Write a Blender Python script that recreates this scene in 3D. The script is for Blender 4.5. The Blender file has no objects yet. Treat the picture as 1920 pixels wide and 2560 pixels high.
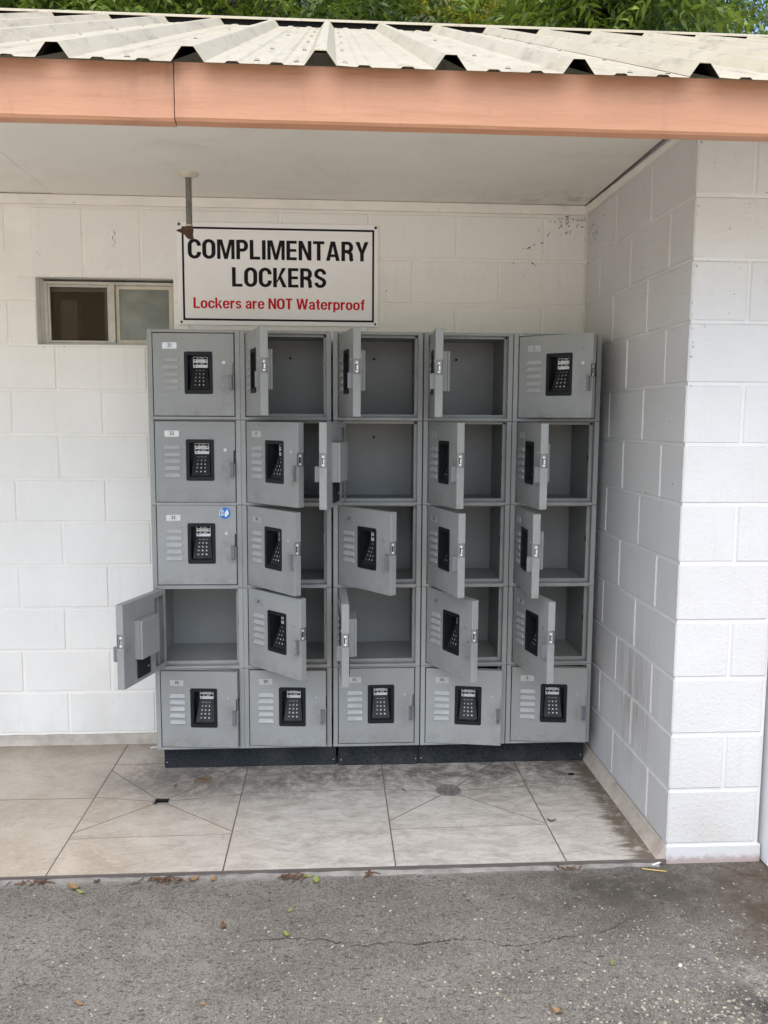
import bpy, bmesh, math, random
import numpy as np
from mathutils import Vector, Matrix
random.seed(7); rng = np.random.default_rng(7)
R = math.radians
S = bpy.context.scene
COL = S.collection

# ------------------------------------------------------------------ camera, sky, sun, exposure
cam_d = bpy.data.cameras.new('camera'); cam = bpy.data.objects.new('camera', cam_d); COL.objects.link(cam)
cam_d.sensor_fit = 'VERTICAL'; cam_d.sensor_height = 24.0; cam_d.lens = 24 * 2078.5 / 2560
cam_d.clip_start = .05; cam_d.clip_end = 500
rows = ((.9981, -.0613, .0056), (-.0012, -.1109, -.9938), (.0616, .9919, -.1107))
Mx = Matrix((rows[0], [-a for a in rows[1]], [-a for a in rows[2]])).transposed().to_4x4()
Mx.translation = (-1.184, -3.9204, 1.501)
cam.matrix_world = Mx
S.camera = cam

SUN_EL, SUN_ROT = R(64), R(192)
W = bpy.data.worlds.new('World'); S.world = W; W.use_nodes = True
wn = W.node_tree.nodes; wn.clear()
sky = wn.new('ShaderNodeTexSky'); sky.sky_type = 'NISHITA'; sky.sun_disc = False
sky.sun_elevation = SUN_EL; sky.sun_rotation = SUN_ROT; sky.air_density = 1.0; sky.dust_density = 1.9; sky.ozone_density = 1.0
bg = wn.new('ShaderNodeBackground'); bg.inputs['Strength'].default_value = .15
wo = wn.new('ShaderNodeOutputWorld')
W.node_tree.links.new(sky.outputs[0], bg.inputs[0]); W.node_tree.links.new(bg.outputs[0], wo.inputs[0])

sl = bpy.data.lights.new('sun', 'SUN'); sl.energy = 1.5; sl.angle = R(80); sl.color = (1, .93, .82)
so = bpy.data.objects.new('sun', sl); COL.objects.link(so)
sd = Vector((math.sin(SUN_ROT) * math.cos(SUN_EL), math.cos(SUN_ROT) * math.cos(SUN_EL), math.sin(SUN_EL)))
so.rotation_euler = sd.to_track_quat('Z', 'Y').to_euler(); so.location = (3, -8, 8)

S.view_settings.view_transform = 'Standard'; S.view_settings.look = 'None'
S.view_settings.gamma = 1; S.view_settings.use_curve_mapping = False
S.view_settings.exposure = 1.17

# ------------------------------------------------------------------ node helpers
class N:
    def __init__(s, name):
        s.m = bpy.data.materials.new(name); s.m.use_nodes = True; s.t = s.m.node_tree; s.t.nodes.clear()
        s.out = s.t.nodes.new('ShaderNodeOutputMaterial')
        s.bsdf = s.t.nodes.new('ShaderNodeBsdfPrincipled')
        s.t.links.new(s.bsdf.outputs[0], s.out.inputs[0])
        g = s.t.nodes.new('ShaderNodeNewGeometry'); s.pos = g.outputs['Position']; s.geo = g
    def set(s, sock, v):
        if hasattr(v, 'is_linked') or isinstance(v, bpy.types.NodeSocket): s.t.links.new(v, sock)
        else: sock.default_value = v
    def node(s, typ, props=None, **ins):
        n = s.t.nodes.new(typ)
        for k, v in (props or {}).items(): setattr(n, k, v)
        for k, v in ins.items(): s.set(n.inputs[k.replace('_', ' ')], v)
        return n
    def math(s, op, a, b=0.0, c=0.0):
        n = s.t.nodes.new('ShaderNodeMath'); n.operation = op
        s.set(n.inputs[0], a); s.set(n.inputs[1], b); s.set(n.inputs[2], c); return n.outputs[0]
    def noise(s, scale, detail=3, rough=.55, vec=None, dist=0.0):
        return s.node('ShaderNodeTexNoise', Vector=vec or s.pos, Scale=scale, Detail=detail, Roughness=rough, Distortion=dist).outputs['Fac']
    def vor(s, scale, vec=None, feature='F1', out='Distance'):
        return s.node('ShaderNodeTexVoronoi', {'feature': feature}, Vector=vec or s.pos, Scale=scale).outputs[out]
    def ramp(s, f, a, b):
        n = s.t.nodes.new('ShaderNodeMapRange'); n.clamp = True
        s.set(n.inputs[0], f); n.inputs[1].default_value = a; n.inputs[2].default_value = b; return n.outputs[0]
    def scale(s, vx, vec=None):
        n = s.t.nodes.new('ShaderNodeVectorMath'); n.operation = 'MULTIPLY'
        s.set(n.inputs[0], vec or s.pos); n.inputs[1].default_value = vx; return n.outputs[0]
    def xyz(s):
        n = s.t.nodes.new('ShaderNodeSeparateXYZ'); s.t.links.new(s.pos, n.inputs[0]); return n.outputs
    def mix(s, f, a, b, mode='MIX'):
        n = s.t.nodes.new('ShaderNodeMix'); n.data_type = 'RGBA'; n.blend_type = mode
        s.set(n.inputs[0], f)
        for i, v in ((6, a), (7, b)):
            if isinstance(v, tuple): v = (*v[:3], 1)
            s.set(n.inputs[i], v)
        return n.outputs[2]
    def gauss(s, axis_sock, c, w):
        d = s.math('DIVIDE', s.math('SUBTRACT', axis_sock, c), w)
        return s.math('POWER', 2.718, s.math('MULTIPLY', s.math('MULTIPLY', d, d), -1.0))
    def fin(s, col, rough=.6, spec=.4, metal=0.0, bump=None, bstr=.3, bdist=.002, trans=0, alpha=None):
        if isinstance(col, tuple): col = (*col[:3], 1)
        s.set(s.bsdf.inputs['Base Color'], col); s.set(s.bsdf.inputs['Roughness'], rough)
        s.bsdf.inputs['Specular IOR Level'].default_value = spec; s.bsdf.inputs['Metallic'].default_value = metal
        if bump is not None:
            b = s.node('ShaderNodeBump', Strength=bstr, Distance=bdist, Height=bump)
            s.t.links.new(b.outputs[0], s.bsdf.inputs['Normal'])
        return s.m

def paint(name, col, rough=.5, var=.06, nscale=4, fine=0, fstr=.15, spec=.4, metal=0, dirt=None):
    n = N(name)
    f = n.noise(nscale, 5, .6)
    c = n.mix(n.ramp(f, .3, .7), tuple(x * (1 - var) for x in col), tuple(min(1, x * (1 + var)) for x in col))
    if dirt: c = n.mix(n.math('MULTIPLY', n.ramp(n.noise(nscale * 2.7, 8, .7), .58, .72), .35), c, dirt)
    return n.fin(c, rough, spec, metal, n.noise(fine, 2) if fine else None, fstr, .001)

# ------------------------------------------------------------------ materials
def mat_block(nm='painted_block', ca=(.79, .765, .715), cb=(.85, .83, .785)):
    n = N(nm); x, y, z = n.xyz()
    c = n.mix(n.ramp(n.noise(2.3, 5, .6), .3, .7), ca, cb)
    c = n.mix(n.math('MULTIPLY', n.ramp(n.noise(9, 8, .7), .6, .78), .25), c, (.55, .52, .46))
    sp = n.math('MULTIPLY', n.ramp(n.noise(170, 2, .6), .68, .74), n.ramp(n.noise(6, 3), .45, .62))
    c = n.mix(n.math('MULTIPLY', sp, .5), c, (.3, .27, .23))
    # damp brown streaks low on the return wall
    st = n.math('MULTIPLY', n.gauss(y, -.80, .19), n.gauss(z, .42, .26))
    st = n.math('MULTIPLY', st, n.ramp(n.noise(1, 4, .65, n.scale((20, 34, 3.2))), .36, .60))
    st = n.math('MULTIPLY', st, n.math('LESS_THAN', x, .004)); st = n.math('MULTIPLY', st, n.math('GREATER_THAN', x, -.06))
    c = n.mix(n.math('MULTIPLY', st, .62), c, (.25, .185, .135))
    dp = n.math('MULTIPLY', n.ramp(n.noise(1, 5, .7, n.scale((26, 26, 1.1))), .56, .72), n.ramp(n.noise(1.7, 3), .42, .6))
    c = n.mix(n.math('MULTIPLY', dp, .22), c, (.45, .40, .33))
    # grime close to the ground
    g = n.math('MULTIPLY', n.ramp(z, .42, -.02), n.ramp(n.noise(3.2, 6, .65, n.scale((1, 1, .6))), .42, .7))
    c = n.mix(n.math('MULTIPLY', g, .45), c, (.52, .46, .38))
    h = n.math('ADD', n.math('MULTIPLY', n.noise(75, 4, .6), 1.0), n.math('MULTIPLY', n.noise(220, 2), .6))
    h = n.math('ADD', h, n.math('MULTIPLY', n.ramp(n.vor(58), .32, .05), .35))
    return n.fin(c, .42, .45, bump=h, bstr=.5, bdist=.004)
def mat_tile():
    n = N('stone_tile'); x, y, z = n.xyz()
    oi = n.t.nodes.new('ShaderNodeObjectInfo').outputs['Random']
    off = n.t.nodes.new('ShaderNodeVectorMath'); off.operation = 'ADD'
    n.t.links.new(n.pos, off.inputs[0]); cb = n.t.nodes.new('ShaderNodeCombineXYZ')
    n.t.links.new(n.math('MULTIPLY', oi, 9.0), cb.inputs[2]); n.t.links.new(cb.outputs[0], off.inputs[1]); v = off.outputs[0]
    warm = n.mix(n.ramp(n.noise(3.2, 7, .68, v, .7), .34, .66), (.37, .305, .23), (.52, .465, .385))
    cool = n.mix(n.ramp(n.noise(1, 8, .70, n.scale((9, 21, 21), v), .7), .34, .60), (.33, .31, .275), (.51, .485, .44))
    side = n.ramp(n.math('ADD', x, n.math('MULTIPLY', n.noise(3), .8)), -1.7, -.9)
    c = n.mix(side, warm, cool)
    c = n.mix(n.math('MULTIPLY', n.ramp(n.noise(11, 9, .75, n.scale((1, 1.8, 1), v), 1.2), .53, .68), .50), c, (.24, .21, .18))
    c = n.mix(n.math('MULTIPLY', n.ramp(n.noise(60, 5, .75, n.scale((1, 2.2, 1))), .56, .66), .45), c, (.15, .125, .10))
    c = n.mix(n.math('MULTIPLY', n.ramp(n.noise(34, 5, .65, n.scale((.7, 2, 1), v)), .56, .68), .5), c, (.56, .53, .48))
    # trodden soot near the plinth of the lockers, patchy
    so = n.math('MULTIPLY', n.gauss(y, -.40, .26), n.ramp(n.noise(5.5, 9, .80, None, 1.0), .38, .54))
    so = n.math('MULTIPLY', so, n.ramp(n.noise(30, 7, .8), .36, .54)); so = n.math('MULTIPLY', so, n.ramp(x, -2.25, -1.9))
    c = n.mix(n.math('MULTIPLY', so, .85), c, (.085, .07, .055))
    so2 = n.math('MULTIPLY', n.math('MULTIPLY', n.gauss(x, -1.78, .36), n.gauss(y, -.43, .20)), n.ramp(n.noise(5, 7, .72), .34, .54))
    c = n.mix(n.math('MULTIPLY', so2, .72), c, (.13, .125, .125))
    # ragged dirt band along the return wall and the back wall
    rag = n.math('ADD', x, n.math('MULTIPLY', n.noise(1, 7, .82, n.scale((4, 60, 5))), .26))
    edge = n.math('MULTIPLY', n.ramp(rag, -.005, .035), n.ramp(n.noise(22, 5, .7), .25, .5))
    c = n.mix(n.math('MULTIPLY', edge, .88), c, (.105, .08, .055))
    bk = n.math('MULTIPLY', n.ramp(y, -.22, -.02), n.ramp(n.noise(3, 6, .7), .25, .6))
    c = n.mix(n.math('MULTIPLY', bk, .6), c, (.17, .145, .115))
    return n.fin(c, .55, .3, bump=n.noise(40, 6, .7, v), bstr=.3, bdist=.002)
def mat_asphalt():
    n = N('old_asphalt'); x, y, z = n.xyz()
    c = n.mix(n.ramp(n.noise(1.6, 8, .72), .34, .66), (.140, .130, .113), (.222, .208, .185))
    c = n.mix(n.math('MULTIPLY', n.ramp(n.noise(7, 8, .75), .46, .66), .5), c, (.085, .076, .065))
    g1 = n.node('ShaderNodeTexVoronoi', {'feature': 'F1'}, Vector=n.pos, Scale=270.0, Randomness=1.0)
    gr = n.node('ShaderNodeSeparateColor'); n.t.links.new(g1.outputs['Color'], gr.inputs[0])
    c = n.mix(n.math('MULTIPLY', n.math('GREATER_THAN', gr.outputs[0], .72), .45), c, (.27, .25, .22))
    c = n.mix(n.math('MULTIPLY', n.math('LESS_THAN', gr.outputs[1], .30), .45), c, (.05, .045, .04))
    pit = n.math('MULTIPLY', n.ramp(n.noise(62, 6, .75, n.scale((1, 1.7, 1)), .6), .55, .61), n.ramp(n.noise(13, 4), .25, .5))
    c = n.mix(n.math('MULTIPLY', pit, .78), c, (.035, .031, .027))
    # crack that wanders across
    fc = n.t.nodes.new('ShaderNodeFloatCurve'); cu = fc.mapping.curves[0]
    cp = [(-1.75, -1.552), (-1.55, -1.556), (-1.321, -1.538), (-1.20, -1.556), (-1.116, -1.588), (-1.0, -1.578), (-.92, -1.590), (-.824, -1.573), (-.74, -1.576), (-.661, -1.614), (-.56, -1.603), (-.494, -1.580), (-.35, -1.560), (-.221, -1.483), (-.15, -1.46)]
    for k, (a, b) in enumerate(cp):
        px, py = (a + 1.75) / 1.6, (b + 1.7) / .3
        if k in (0, len(cp) - 1): cu.points[0 if k == 0 else len(cu.points) - 1].location = (px, py)
        else: cu.points.new(px, py)
    for q in cu.points: q.handle_type = 'VECTOR'
    fc.mapping.update(); n.t.links.new(n.math('DIVIDE', n.math('ADD', x, 1.75), 1.6), fc.inputs['Value'])
    yc = n.math('SUBTRACT', n.math('MULTIPLY', fc.outputs[0], .3), 1.7)
    w = n.math('MULTIPLY', n.math('SUBTRACT', n.noise(30, 5, .7, n.scale((1, .3, 0))), .5), .055)
    d = n.math('ABSOLUTE', n.math('SUBTRACT', n.math('ADD', y, w), yc))
    wid = n.math('MULTIPLY', n.ramp(n.noise(11, 4, .65), .36, .72), .0052)
    crack = n.math('MULTIPLY', n.math('LESS_THAN', d, wid), n.math('MULTIPLY', n.ramp(x, -1.75, -1.35), n.ramp(x, -.15, -.3)))
    c = n.mix(n.math('MULTIPLY', crack, .85), c, (.030, .027, .023))
    # pale cement smear and damp dirt at the edge of the slab
    ce = n.math('MULTIPLY', n.ramp(n.math('ADD', y, n.math('MULTIPLY', n.noise(9, 5, .7), .07)), -1.19, -1.15), n.ramp(n.noise(4, 4), .35, .55))
    ce = n.math('MULTIPLY', ce, n.ramp(x, -.05, -.5))
    c = n.mix(n.math('MULTIPLY', ce, .65), c, (.36, .345, .32))
    dk = n.math('MULTIPLY', n.math('MULTIPLY', n.gauss(x, -.15, .50), n.gauss(y, -1.33, .19)), n.ramp(n.noise(6, 8, .75), .36, .56))
    c = n.mix(n.math('MULTIPLY', dk, .8), c, (.050, .045, .038))
    br = n.math('MULTIPLY', n.ramp(n.math('ADD', x, n.math('MULTIPLY', n.noise(4, 6, .7), .5)), .22, .52), n.ramp(n.noise(8, 6, .7), .3, .6))
    c = n.mix(n.math('MULTIPLY', br, .85), c, (.060, .040, .025))
    bl = n.math('MULTIPLY', n.math('MULTIPLY', n.gauss(x, .0, .16), n.gauss(y, -1.93, .12)), n.ramp(n.noise(9, 6, .7), .38, .55))
    c = n.mix(n.math('MULTIPLY', bl, .85), c, (.025, .024, .022))
    wh = n.math('MULTIPLY', n.math('MULTIPLY', n.gauss(n.math('ADD', x, n.math('MULTIPLY', y, .8)), -1.41, .05), n.gauss(y, -1.82, .10)), n.ramp(n.noise(24, 6, .8), .45, .6))
    c = n.mix(n.math('MULTIPLY', wh, .8), c, (.42, .41, .39))
    h = n.math('ADD', n.math('MULTIPLY', n.noise(150, 4, .7), .6), n.math('MULTIPLY', gr.outputs[2], .35))
    h = n.math('SUBTRACT', h, n.math('ADD', n.math('MULTIPLY', crack, 2.5), n.math('MULTIPLY', pit, .8)))
    return n.fin(c, .88, .2, bump=h, bstr=.45, bdist=.003)
def mat_locker():
    n = N('grey_hammered_paint'); x, y, z = n.xyz()
    oi = n.t.nodes.new('ShaderNodeObjectInfo').outputs['Random']
    c = n.mix(n.ramp(n.math('ADD', n.math('MULTIPLY', n.noise(6, 5, .6), .6), n.math('MULTIPLY', oi, .4)), .25, .75), (.252, .257, .246), (.310, .316, .304))
    c = n.mix(n.math('MULTIPLY', n.ramp(n.noise(2.2, 6, .7, n.scale((1, 1, .45))), .50, .68), .30), c, (.21, .205, .19))
    c = n.mix(n.math('MULTIPLY', n.ramp(n.noise(24, 8, .78), .58, .70), .35), c, (.17, .155, .13))
    # rubbed spots and scratches
    c = n.mix(n.math('MULTIPLY', n.ramp(n.noise(1, 4, .7, n.scale((22, 22, 140)), 1.5), .65, .70), .55), c, (.46, .47, .455))
    c = n.mix(n.math('MULTIPLY', n.ramp(n.noise(1, 3, .7, n.scale((150, 30, 30)), 1.0), .66, .71), .5), c, (.13, .12, .105))
    # rust freckles, mostly low down
    ru = n.math('MULTIPLY', n.ramp(n.noise(38, 6, .75), .655, .70), n.ramp(n.noise(3.1, 3), .54, .62))
    c = n.mix(n.math('MULTIPLY', ru, .8), c, (.16, .075, .03))
    tc = n.t.nodes.new('ShaderNodeTexCoord'); sp = n.t.nodes.new('ShaderNodeSeparateXYZ'); n.t.links.new(tc.outputs['Object'], sp.inputs[0])
    gm = n.math('MULTIPLY', n.math('MULTIPLY', n.gauss(sp.outputs[0], .30, .035), n.gauss(sp.outputs[2], -.035, .06)), n.ramp(n.noise(30, 6, .75), .36, .62))
    c = n.mix(n.math('MULTIPLY', gm, .55), c, (.12, .11, .095))
    sk = n.math('MULTIPLY', n.ramp(sp.outputs[2], -.10, -.165), n.ramp(n.noise(17, 7, .75), .45, .66))
    c = n.mix(n.math('MULTIPLY', sk, .45), c, (.15, .135, .11))
    h = n.math('ADD', n.noise(260, 2, .5), n.math('MULTIPLY', n.noise(70, 3), .4))
    h = n.math('ADD', h, n.math('MULTIPLY', n.noise(5, 2), 2.6))
    return n.fin(c, n.math('ADD', .36, n.math('MULTIPLY', n.noise(9, 5, .7), .26)), .45, bump=h, bstr=.2, bdist=.0012)
def mat_carpet():
    n = N('charcoal_carpet')
    c = n.mix(n.ramp(n.noise(160, 3, .7), .35, .7), (.012, .014, .016), (.045, .05, .054))
    c = n.mix(n.math('MULTIPLY', n.ramp(n.noise(4, 7, .7), .5, .75), .5), c, (.11, .11, .105))
    return n.fin(c, .9, .2, bump=n.noise(180, 3, .7), bstr=.8, bdist=.004)
def mat_fascia():
    n = N('peach_paint'); x, y, z = n.xyz()
    c = n.mix(n.ramp(n.noise(1, 6, .65, n.scale((1.1, 7, 9))), .32, .68), (.425, .212, .123), (.525, .272, .163))
    c = n.mix(n.math('MULTIPLY', n.ramp(n.noise(1, 7, .78, n.scale((2.4, 22, 34))), .52, .66), .50), c, (.36, .175, .095))
    c = n.mix(n.math('MULTIPLY', n.ramp(n.noise(1, 6, .7, n.scale((9, 9, 1.6))), .54, .68), .5), c, (.30, .16, .10))
    c = n.mix(n.math('MULTIPLY', n.ramp(n.noise(16, 8, .8), .63, .70), .5), c, (.22, .115, .075))
    c = n.mix(n.math('MULTIPLY', n.ramp(n.vor(5.5, n.scale((1, 1, 1.7))), .075, .02), .6), c, (.27, .14, .085))
    h = n.math('ADD', n.noise(1, 5, .65, n.scale((5, 60, 70))), n.math('MULTIPLY', n.noise(26, 5), .8))
    h = n.math('SUBTRACT', h, n.math('MULTIPLY', n.ramp(n.vor(5.5, n.scale((1, 1, 1.7))), .075, .02), .9))
    return n.fin(c, .5, .35, bump=h, bstr=.4, bdist=.004)
def mat_roof():
    n = N('cream_roof_paint')
    c = n.mix(n.ramp(n.noise(3, 6, .65), .3, .7), (.45, .385, .255), (.53, .465, .325))
    c = n.mix(n.math('MULTIPLY', n.ramp(n.noise(1, 7, .75, n.scale((24, 5, 5))), .52, .68), .70), c, (.27, .22, .145))
    c = n.mix(n.math('MULTIPLY', n.ramp(n.noise(1, 5, .7, n.scale((60, 7, 7)), 1.2), .62, .68), .5), c, (.62, .58, .47))
    return n.fin(c, .38, .5, bump=n.noise(30, 3), bstr=.06, bdist=.002)
def mat_leaf(name, dark, light, seed):
    n = N(name)
    f = n.noise(1.7, 4, .6); oi = n.node('ShaderNodeAttribute', {'attribute_name': 'tint'}).outputs['Fac']
    fac = n.ramp(n.math('ADD', n.math('MULTIPLY', f, .75), n.math('MULTIPLY', oi, .50)), .46, .86)  # wide tint range puts sunlit and shaded clumps into the leaf colour
    c = n.mix(fac, dark, light)
    n.fin(c, .45, .45)
    tr = n.t.nodes.new('ShaderNodeBsdfTranslucent'); n.t.links.new(n.mix(.5, c, light, 'MIX'), tr.inputs[0])
    ms = n.t.nodes.new('ShaderNodeMixShader'); ms.inputs[0].default_value = .28
    n.t.links.new(n.bsdf.outputs[0], ms.inputs[1]); n.t.links.new(tr.outputs[0], ms.inputs[2]); n.t.links.new(ms.outputs[0], n.out.inputs[0])
    return n.m
def mat_mesh_screen():
    n = N('insect_screen'); n.fin((.075, .056, .030), .8, .2)
    tp = n.t.nodes.new('ShaderNodeBsdfTransparent'); ms = n.t.nodes.new('ShaderNodeMixShader')
    ms.inputs[0].default_value = .42
    n.t.links.new(tp.outputs[0], ms.inputs[1]); n.t.links.new(n.bsdf.outputs[0], ms.inputs[2]); n.t.links.new(ms.outputs[0], n.out.inputs[0])
    return n.m

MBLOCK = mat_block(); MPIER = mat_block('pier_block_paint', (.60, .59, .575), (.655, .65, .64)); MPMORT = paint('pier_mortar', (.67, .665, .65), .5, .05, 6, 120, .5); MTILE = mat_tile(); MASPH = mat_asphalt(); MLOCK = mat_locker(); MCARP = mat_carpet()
MFASC = mat_fascia(); MROOF = mat_roof(); MSCREEN = mat_mesh_screen()
MMORTAR = paint('painted_mortar', (.83, .80, .74), .5, .05, 6, 120, .5)
MTRIM = paint('white_trim_paint', (.82, .78, .71), .5, .06, 5, 60, .2, dirt=(.4, .36, .3))
def mat_ceiling():
    n = N('ceiling_paint'); x, y, z = n.xyz()
    c = n.mix(n.ramp(n.noise(1.6, 5, .6), .3, .7), (.76, .73, .665), (.82, .79, .73))
    c = n.mix(n.math('MULTIPLY', n.ramp(n.noise(2.4, 7, .72, None, .6), .52, .70), .32), c, (.55, .50, .42))
    c = n.mix(n.math('MULTIPLY', n.ramp(n.noise(120, 2), .70, .74), n.ramp(n.noise(5, 3), .45, .6)), c, (.30, .27, .23))
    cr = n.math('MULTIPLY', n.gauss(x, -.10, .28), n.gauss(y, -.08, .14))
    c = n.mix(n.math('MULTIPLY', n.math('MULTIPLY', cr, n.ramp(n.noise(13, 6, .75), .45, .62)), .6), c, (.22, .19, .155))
    return n.fin(c, .55, .4, bump=n.math('ADD', n.noise(90, 2), n.math('MULTIPLY', n.noise(7, 3), 1.5)), bstr=.14, bdist=.002)
MCEIL = mat_ceiling()
MBASE = paint('cove_cement', (.42, .37, .31), .7, .25, 11, 60, .5, dirt=(.13, .095, .07))
MRED = None
MBLACK = paint('black_plastic', (.010, .011, .013), .5, .2, 20, 0, spec=.22)
MKEYPAD = paint('keypad_plastic', (.018, .019, .020), .5, .4, 60, 200, .3, spec=.25, dirt=(.09, .09, .085))
MKEYS = paint('key_rubber', (.008, .008, .009), .3, .1, 9, spec=.5)
MPRINTW = paint('white_print', (.80, .80, .78), .5, .02)
MPRINTK = paint('black_print', (.009, .007, .009), .6, .05, spec=.2)
MPRINTG = paint('grey_print', (.40, .40, .40), .5, .05)
MPRINTR = paint('red_print', (.56, .008, .018), .6, .05, spec=.2)
MSIGN = paint('white_sign_panel', (.87, .86, .845), .38, .02, 3)
MPLATE = paint('bright_plate', (.52, .52, .515), .30, .03, 40, metal=.55)
MHANDLE = paint('smoky_plastic', (.165, .165, .178), .25, .1, 30, spec=.6)
MZINC = paint('zinc', (.62, .62, .60), .32, .1, 40, metal=.9)
MDARKGAP = paint('dark_void', (.006, .006, .006), .9, .1)
MALU = paint('weathered_aluminium', (.50, .48, .43), .5, .12, 14, 80, .2, metal=.25, dirt=(.25, .22, .17))
MALUW = paint('yellowed_sash', (.58, .53, .42), .5, .1, 14, dirt=(.35, .30, .22))
MPIPE = paint('galvanised_pipe', (.20, .19, .165), .5, .2, 30, 90, .3, metal=.5, dirt=(.12, .09, .06))
MRUST = paint('rusty_iron', (.085, .05, .028), .85, .4, 40, 90, .8, dirt=(.18, .12, .08))
MCREAM = paint('cream_enamel', (.62, .56, .44), .45, .08, 20)
MGROUT = paint('grey_grout', (.13, .115, .10), .85, .25, 14, 90, .5)
MBOUNCE = paint('bounce_concrete', (.64, .575, .47), .85, .12, 2, 60, .4, dirt=(.38, .34, .29))
MLOUVLIT = paint('skylit_grey_paint', (.36, .365, .355), .5, .12, 18, 200, .15)  # lighter than the doors: sky light on the hoods put into the colour
MRIBSHADE = paint('rib_shade_black', (.012, .011, .010), .9, .1, 4, spec=.1)  # black panel undersides, shade inside the ribs put into the colour
MWASH = paint('rubber_washer', (.10, .10, .115), .8, .1)
MSLAB = paint('slab_cement', (.22, .205, .185), .85, .3, 17, 70, .9, dirt=(.10, .08, .065))
MEDGE = paint('edge_strip', (.115, .098, .088), .55, .12, 9, 60, .2)
MIRON = paint('cast_drain', (.19, .185, .175), .6, .35, 50, 120, .6, metal=.3)
MROOM = paint('room_wall', (.50, .40, .27), .8, .1, 3)
MROOMW = paint('room_fixture', (.85, .72, .62), .6, .1, 6)
MDOOR = paint('white_door_paint', (.80, .80, .79), .4, .02, 4, 60, .08)
MBLUE = paint('blue_sticker', (.012, .16, .52), .35, .1, 60)
MSTONE = paint('pale_aggregate', (.33, .30, .225), .8, .3, 25)
MSTONEG = paint('grey_aggregate', (.17, .16, .145), .85, .3, 25)
MDRY = paint('dry_leaf', (.115, .065, .038), .75, .4, 60)
MDRY2 = paint('tan_leaf', (.24, .15, .075), .7, .3, 60)
MGREENL = paint('fresh_leaf', (.20, .25, .055), .5, .2, 60)
MTWIG = paint('straw_twig', (.50, .37, .12), .7, .2, 60)
MBARK = paint('bark', (.075, .058, .042), .9, .3, 12, 40, .8)
MDIRT = paint('cobweb_dirt', (.06, .045, .035), .95, .3, 60)
def frosted():
    n = N('frosted_pane')
    c = n.mix(n.ramp(n.noise(5, 5, .6, None, .8), .3, .7), (.10, .115, .10), (.24, .255, .22))
    c = n.mix(n.ramp(n.noise(120, 2), .6, .7), c, (.24, .25, .22))
    return n.fin(c, .32, .5, bump=n.noise(220, 2), bstr=.1, bdist=.001)
MFROST = frosted()
def plinth_red():
    n = N('pier_base_paint'); x, y, z = n.xyz()
    t = n.ramp(n.math('ADD', z, n.math('MULTIPLY', n.math('SUBTRACT', n.noise(22, 7, .8), .5), .075)), -.036, -.056)
    c = n.mix(n.math('MULTIPLY', t, .75), (.60, .59, .58), (.34, .24, .21))
    return n.fin(c, .55, .4, bump=n.noise(60, 4), bstr=.5, bdist=.003)
MRED = plinth_red()

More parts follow.
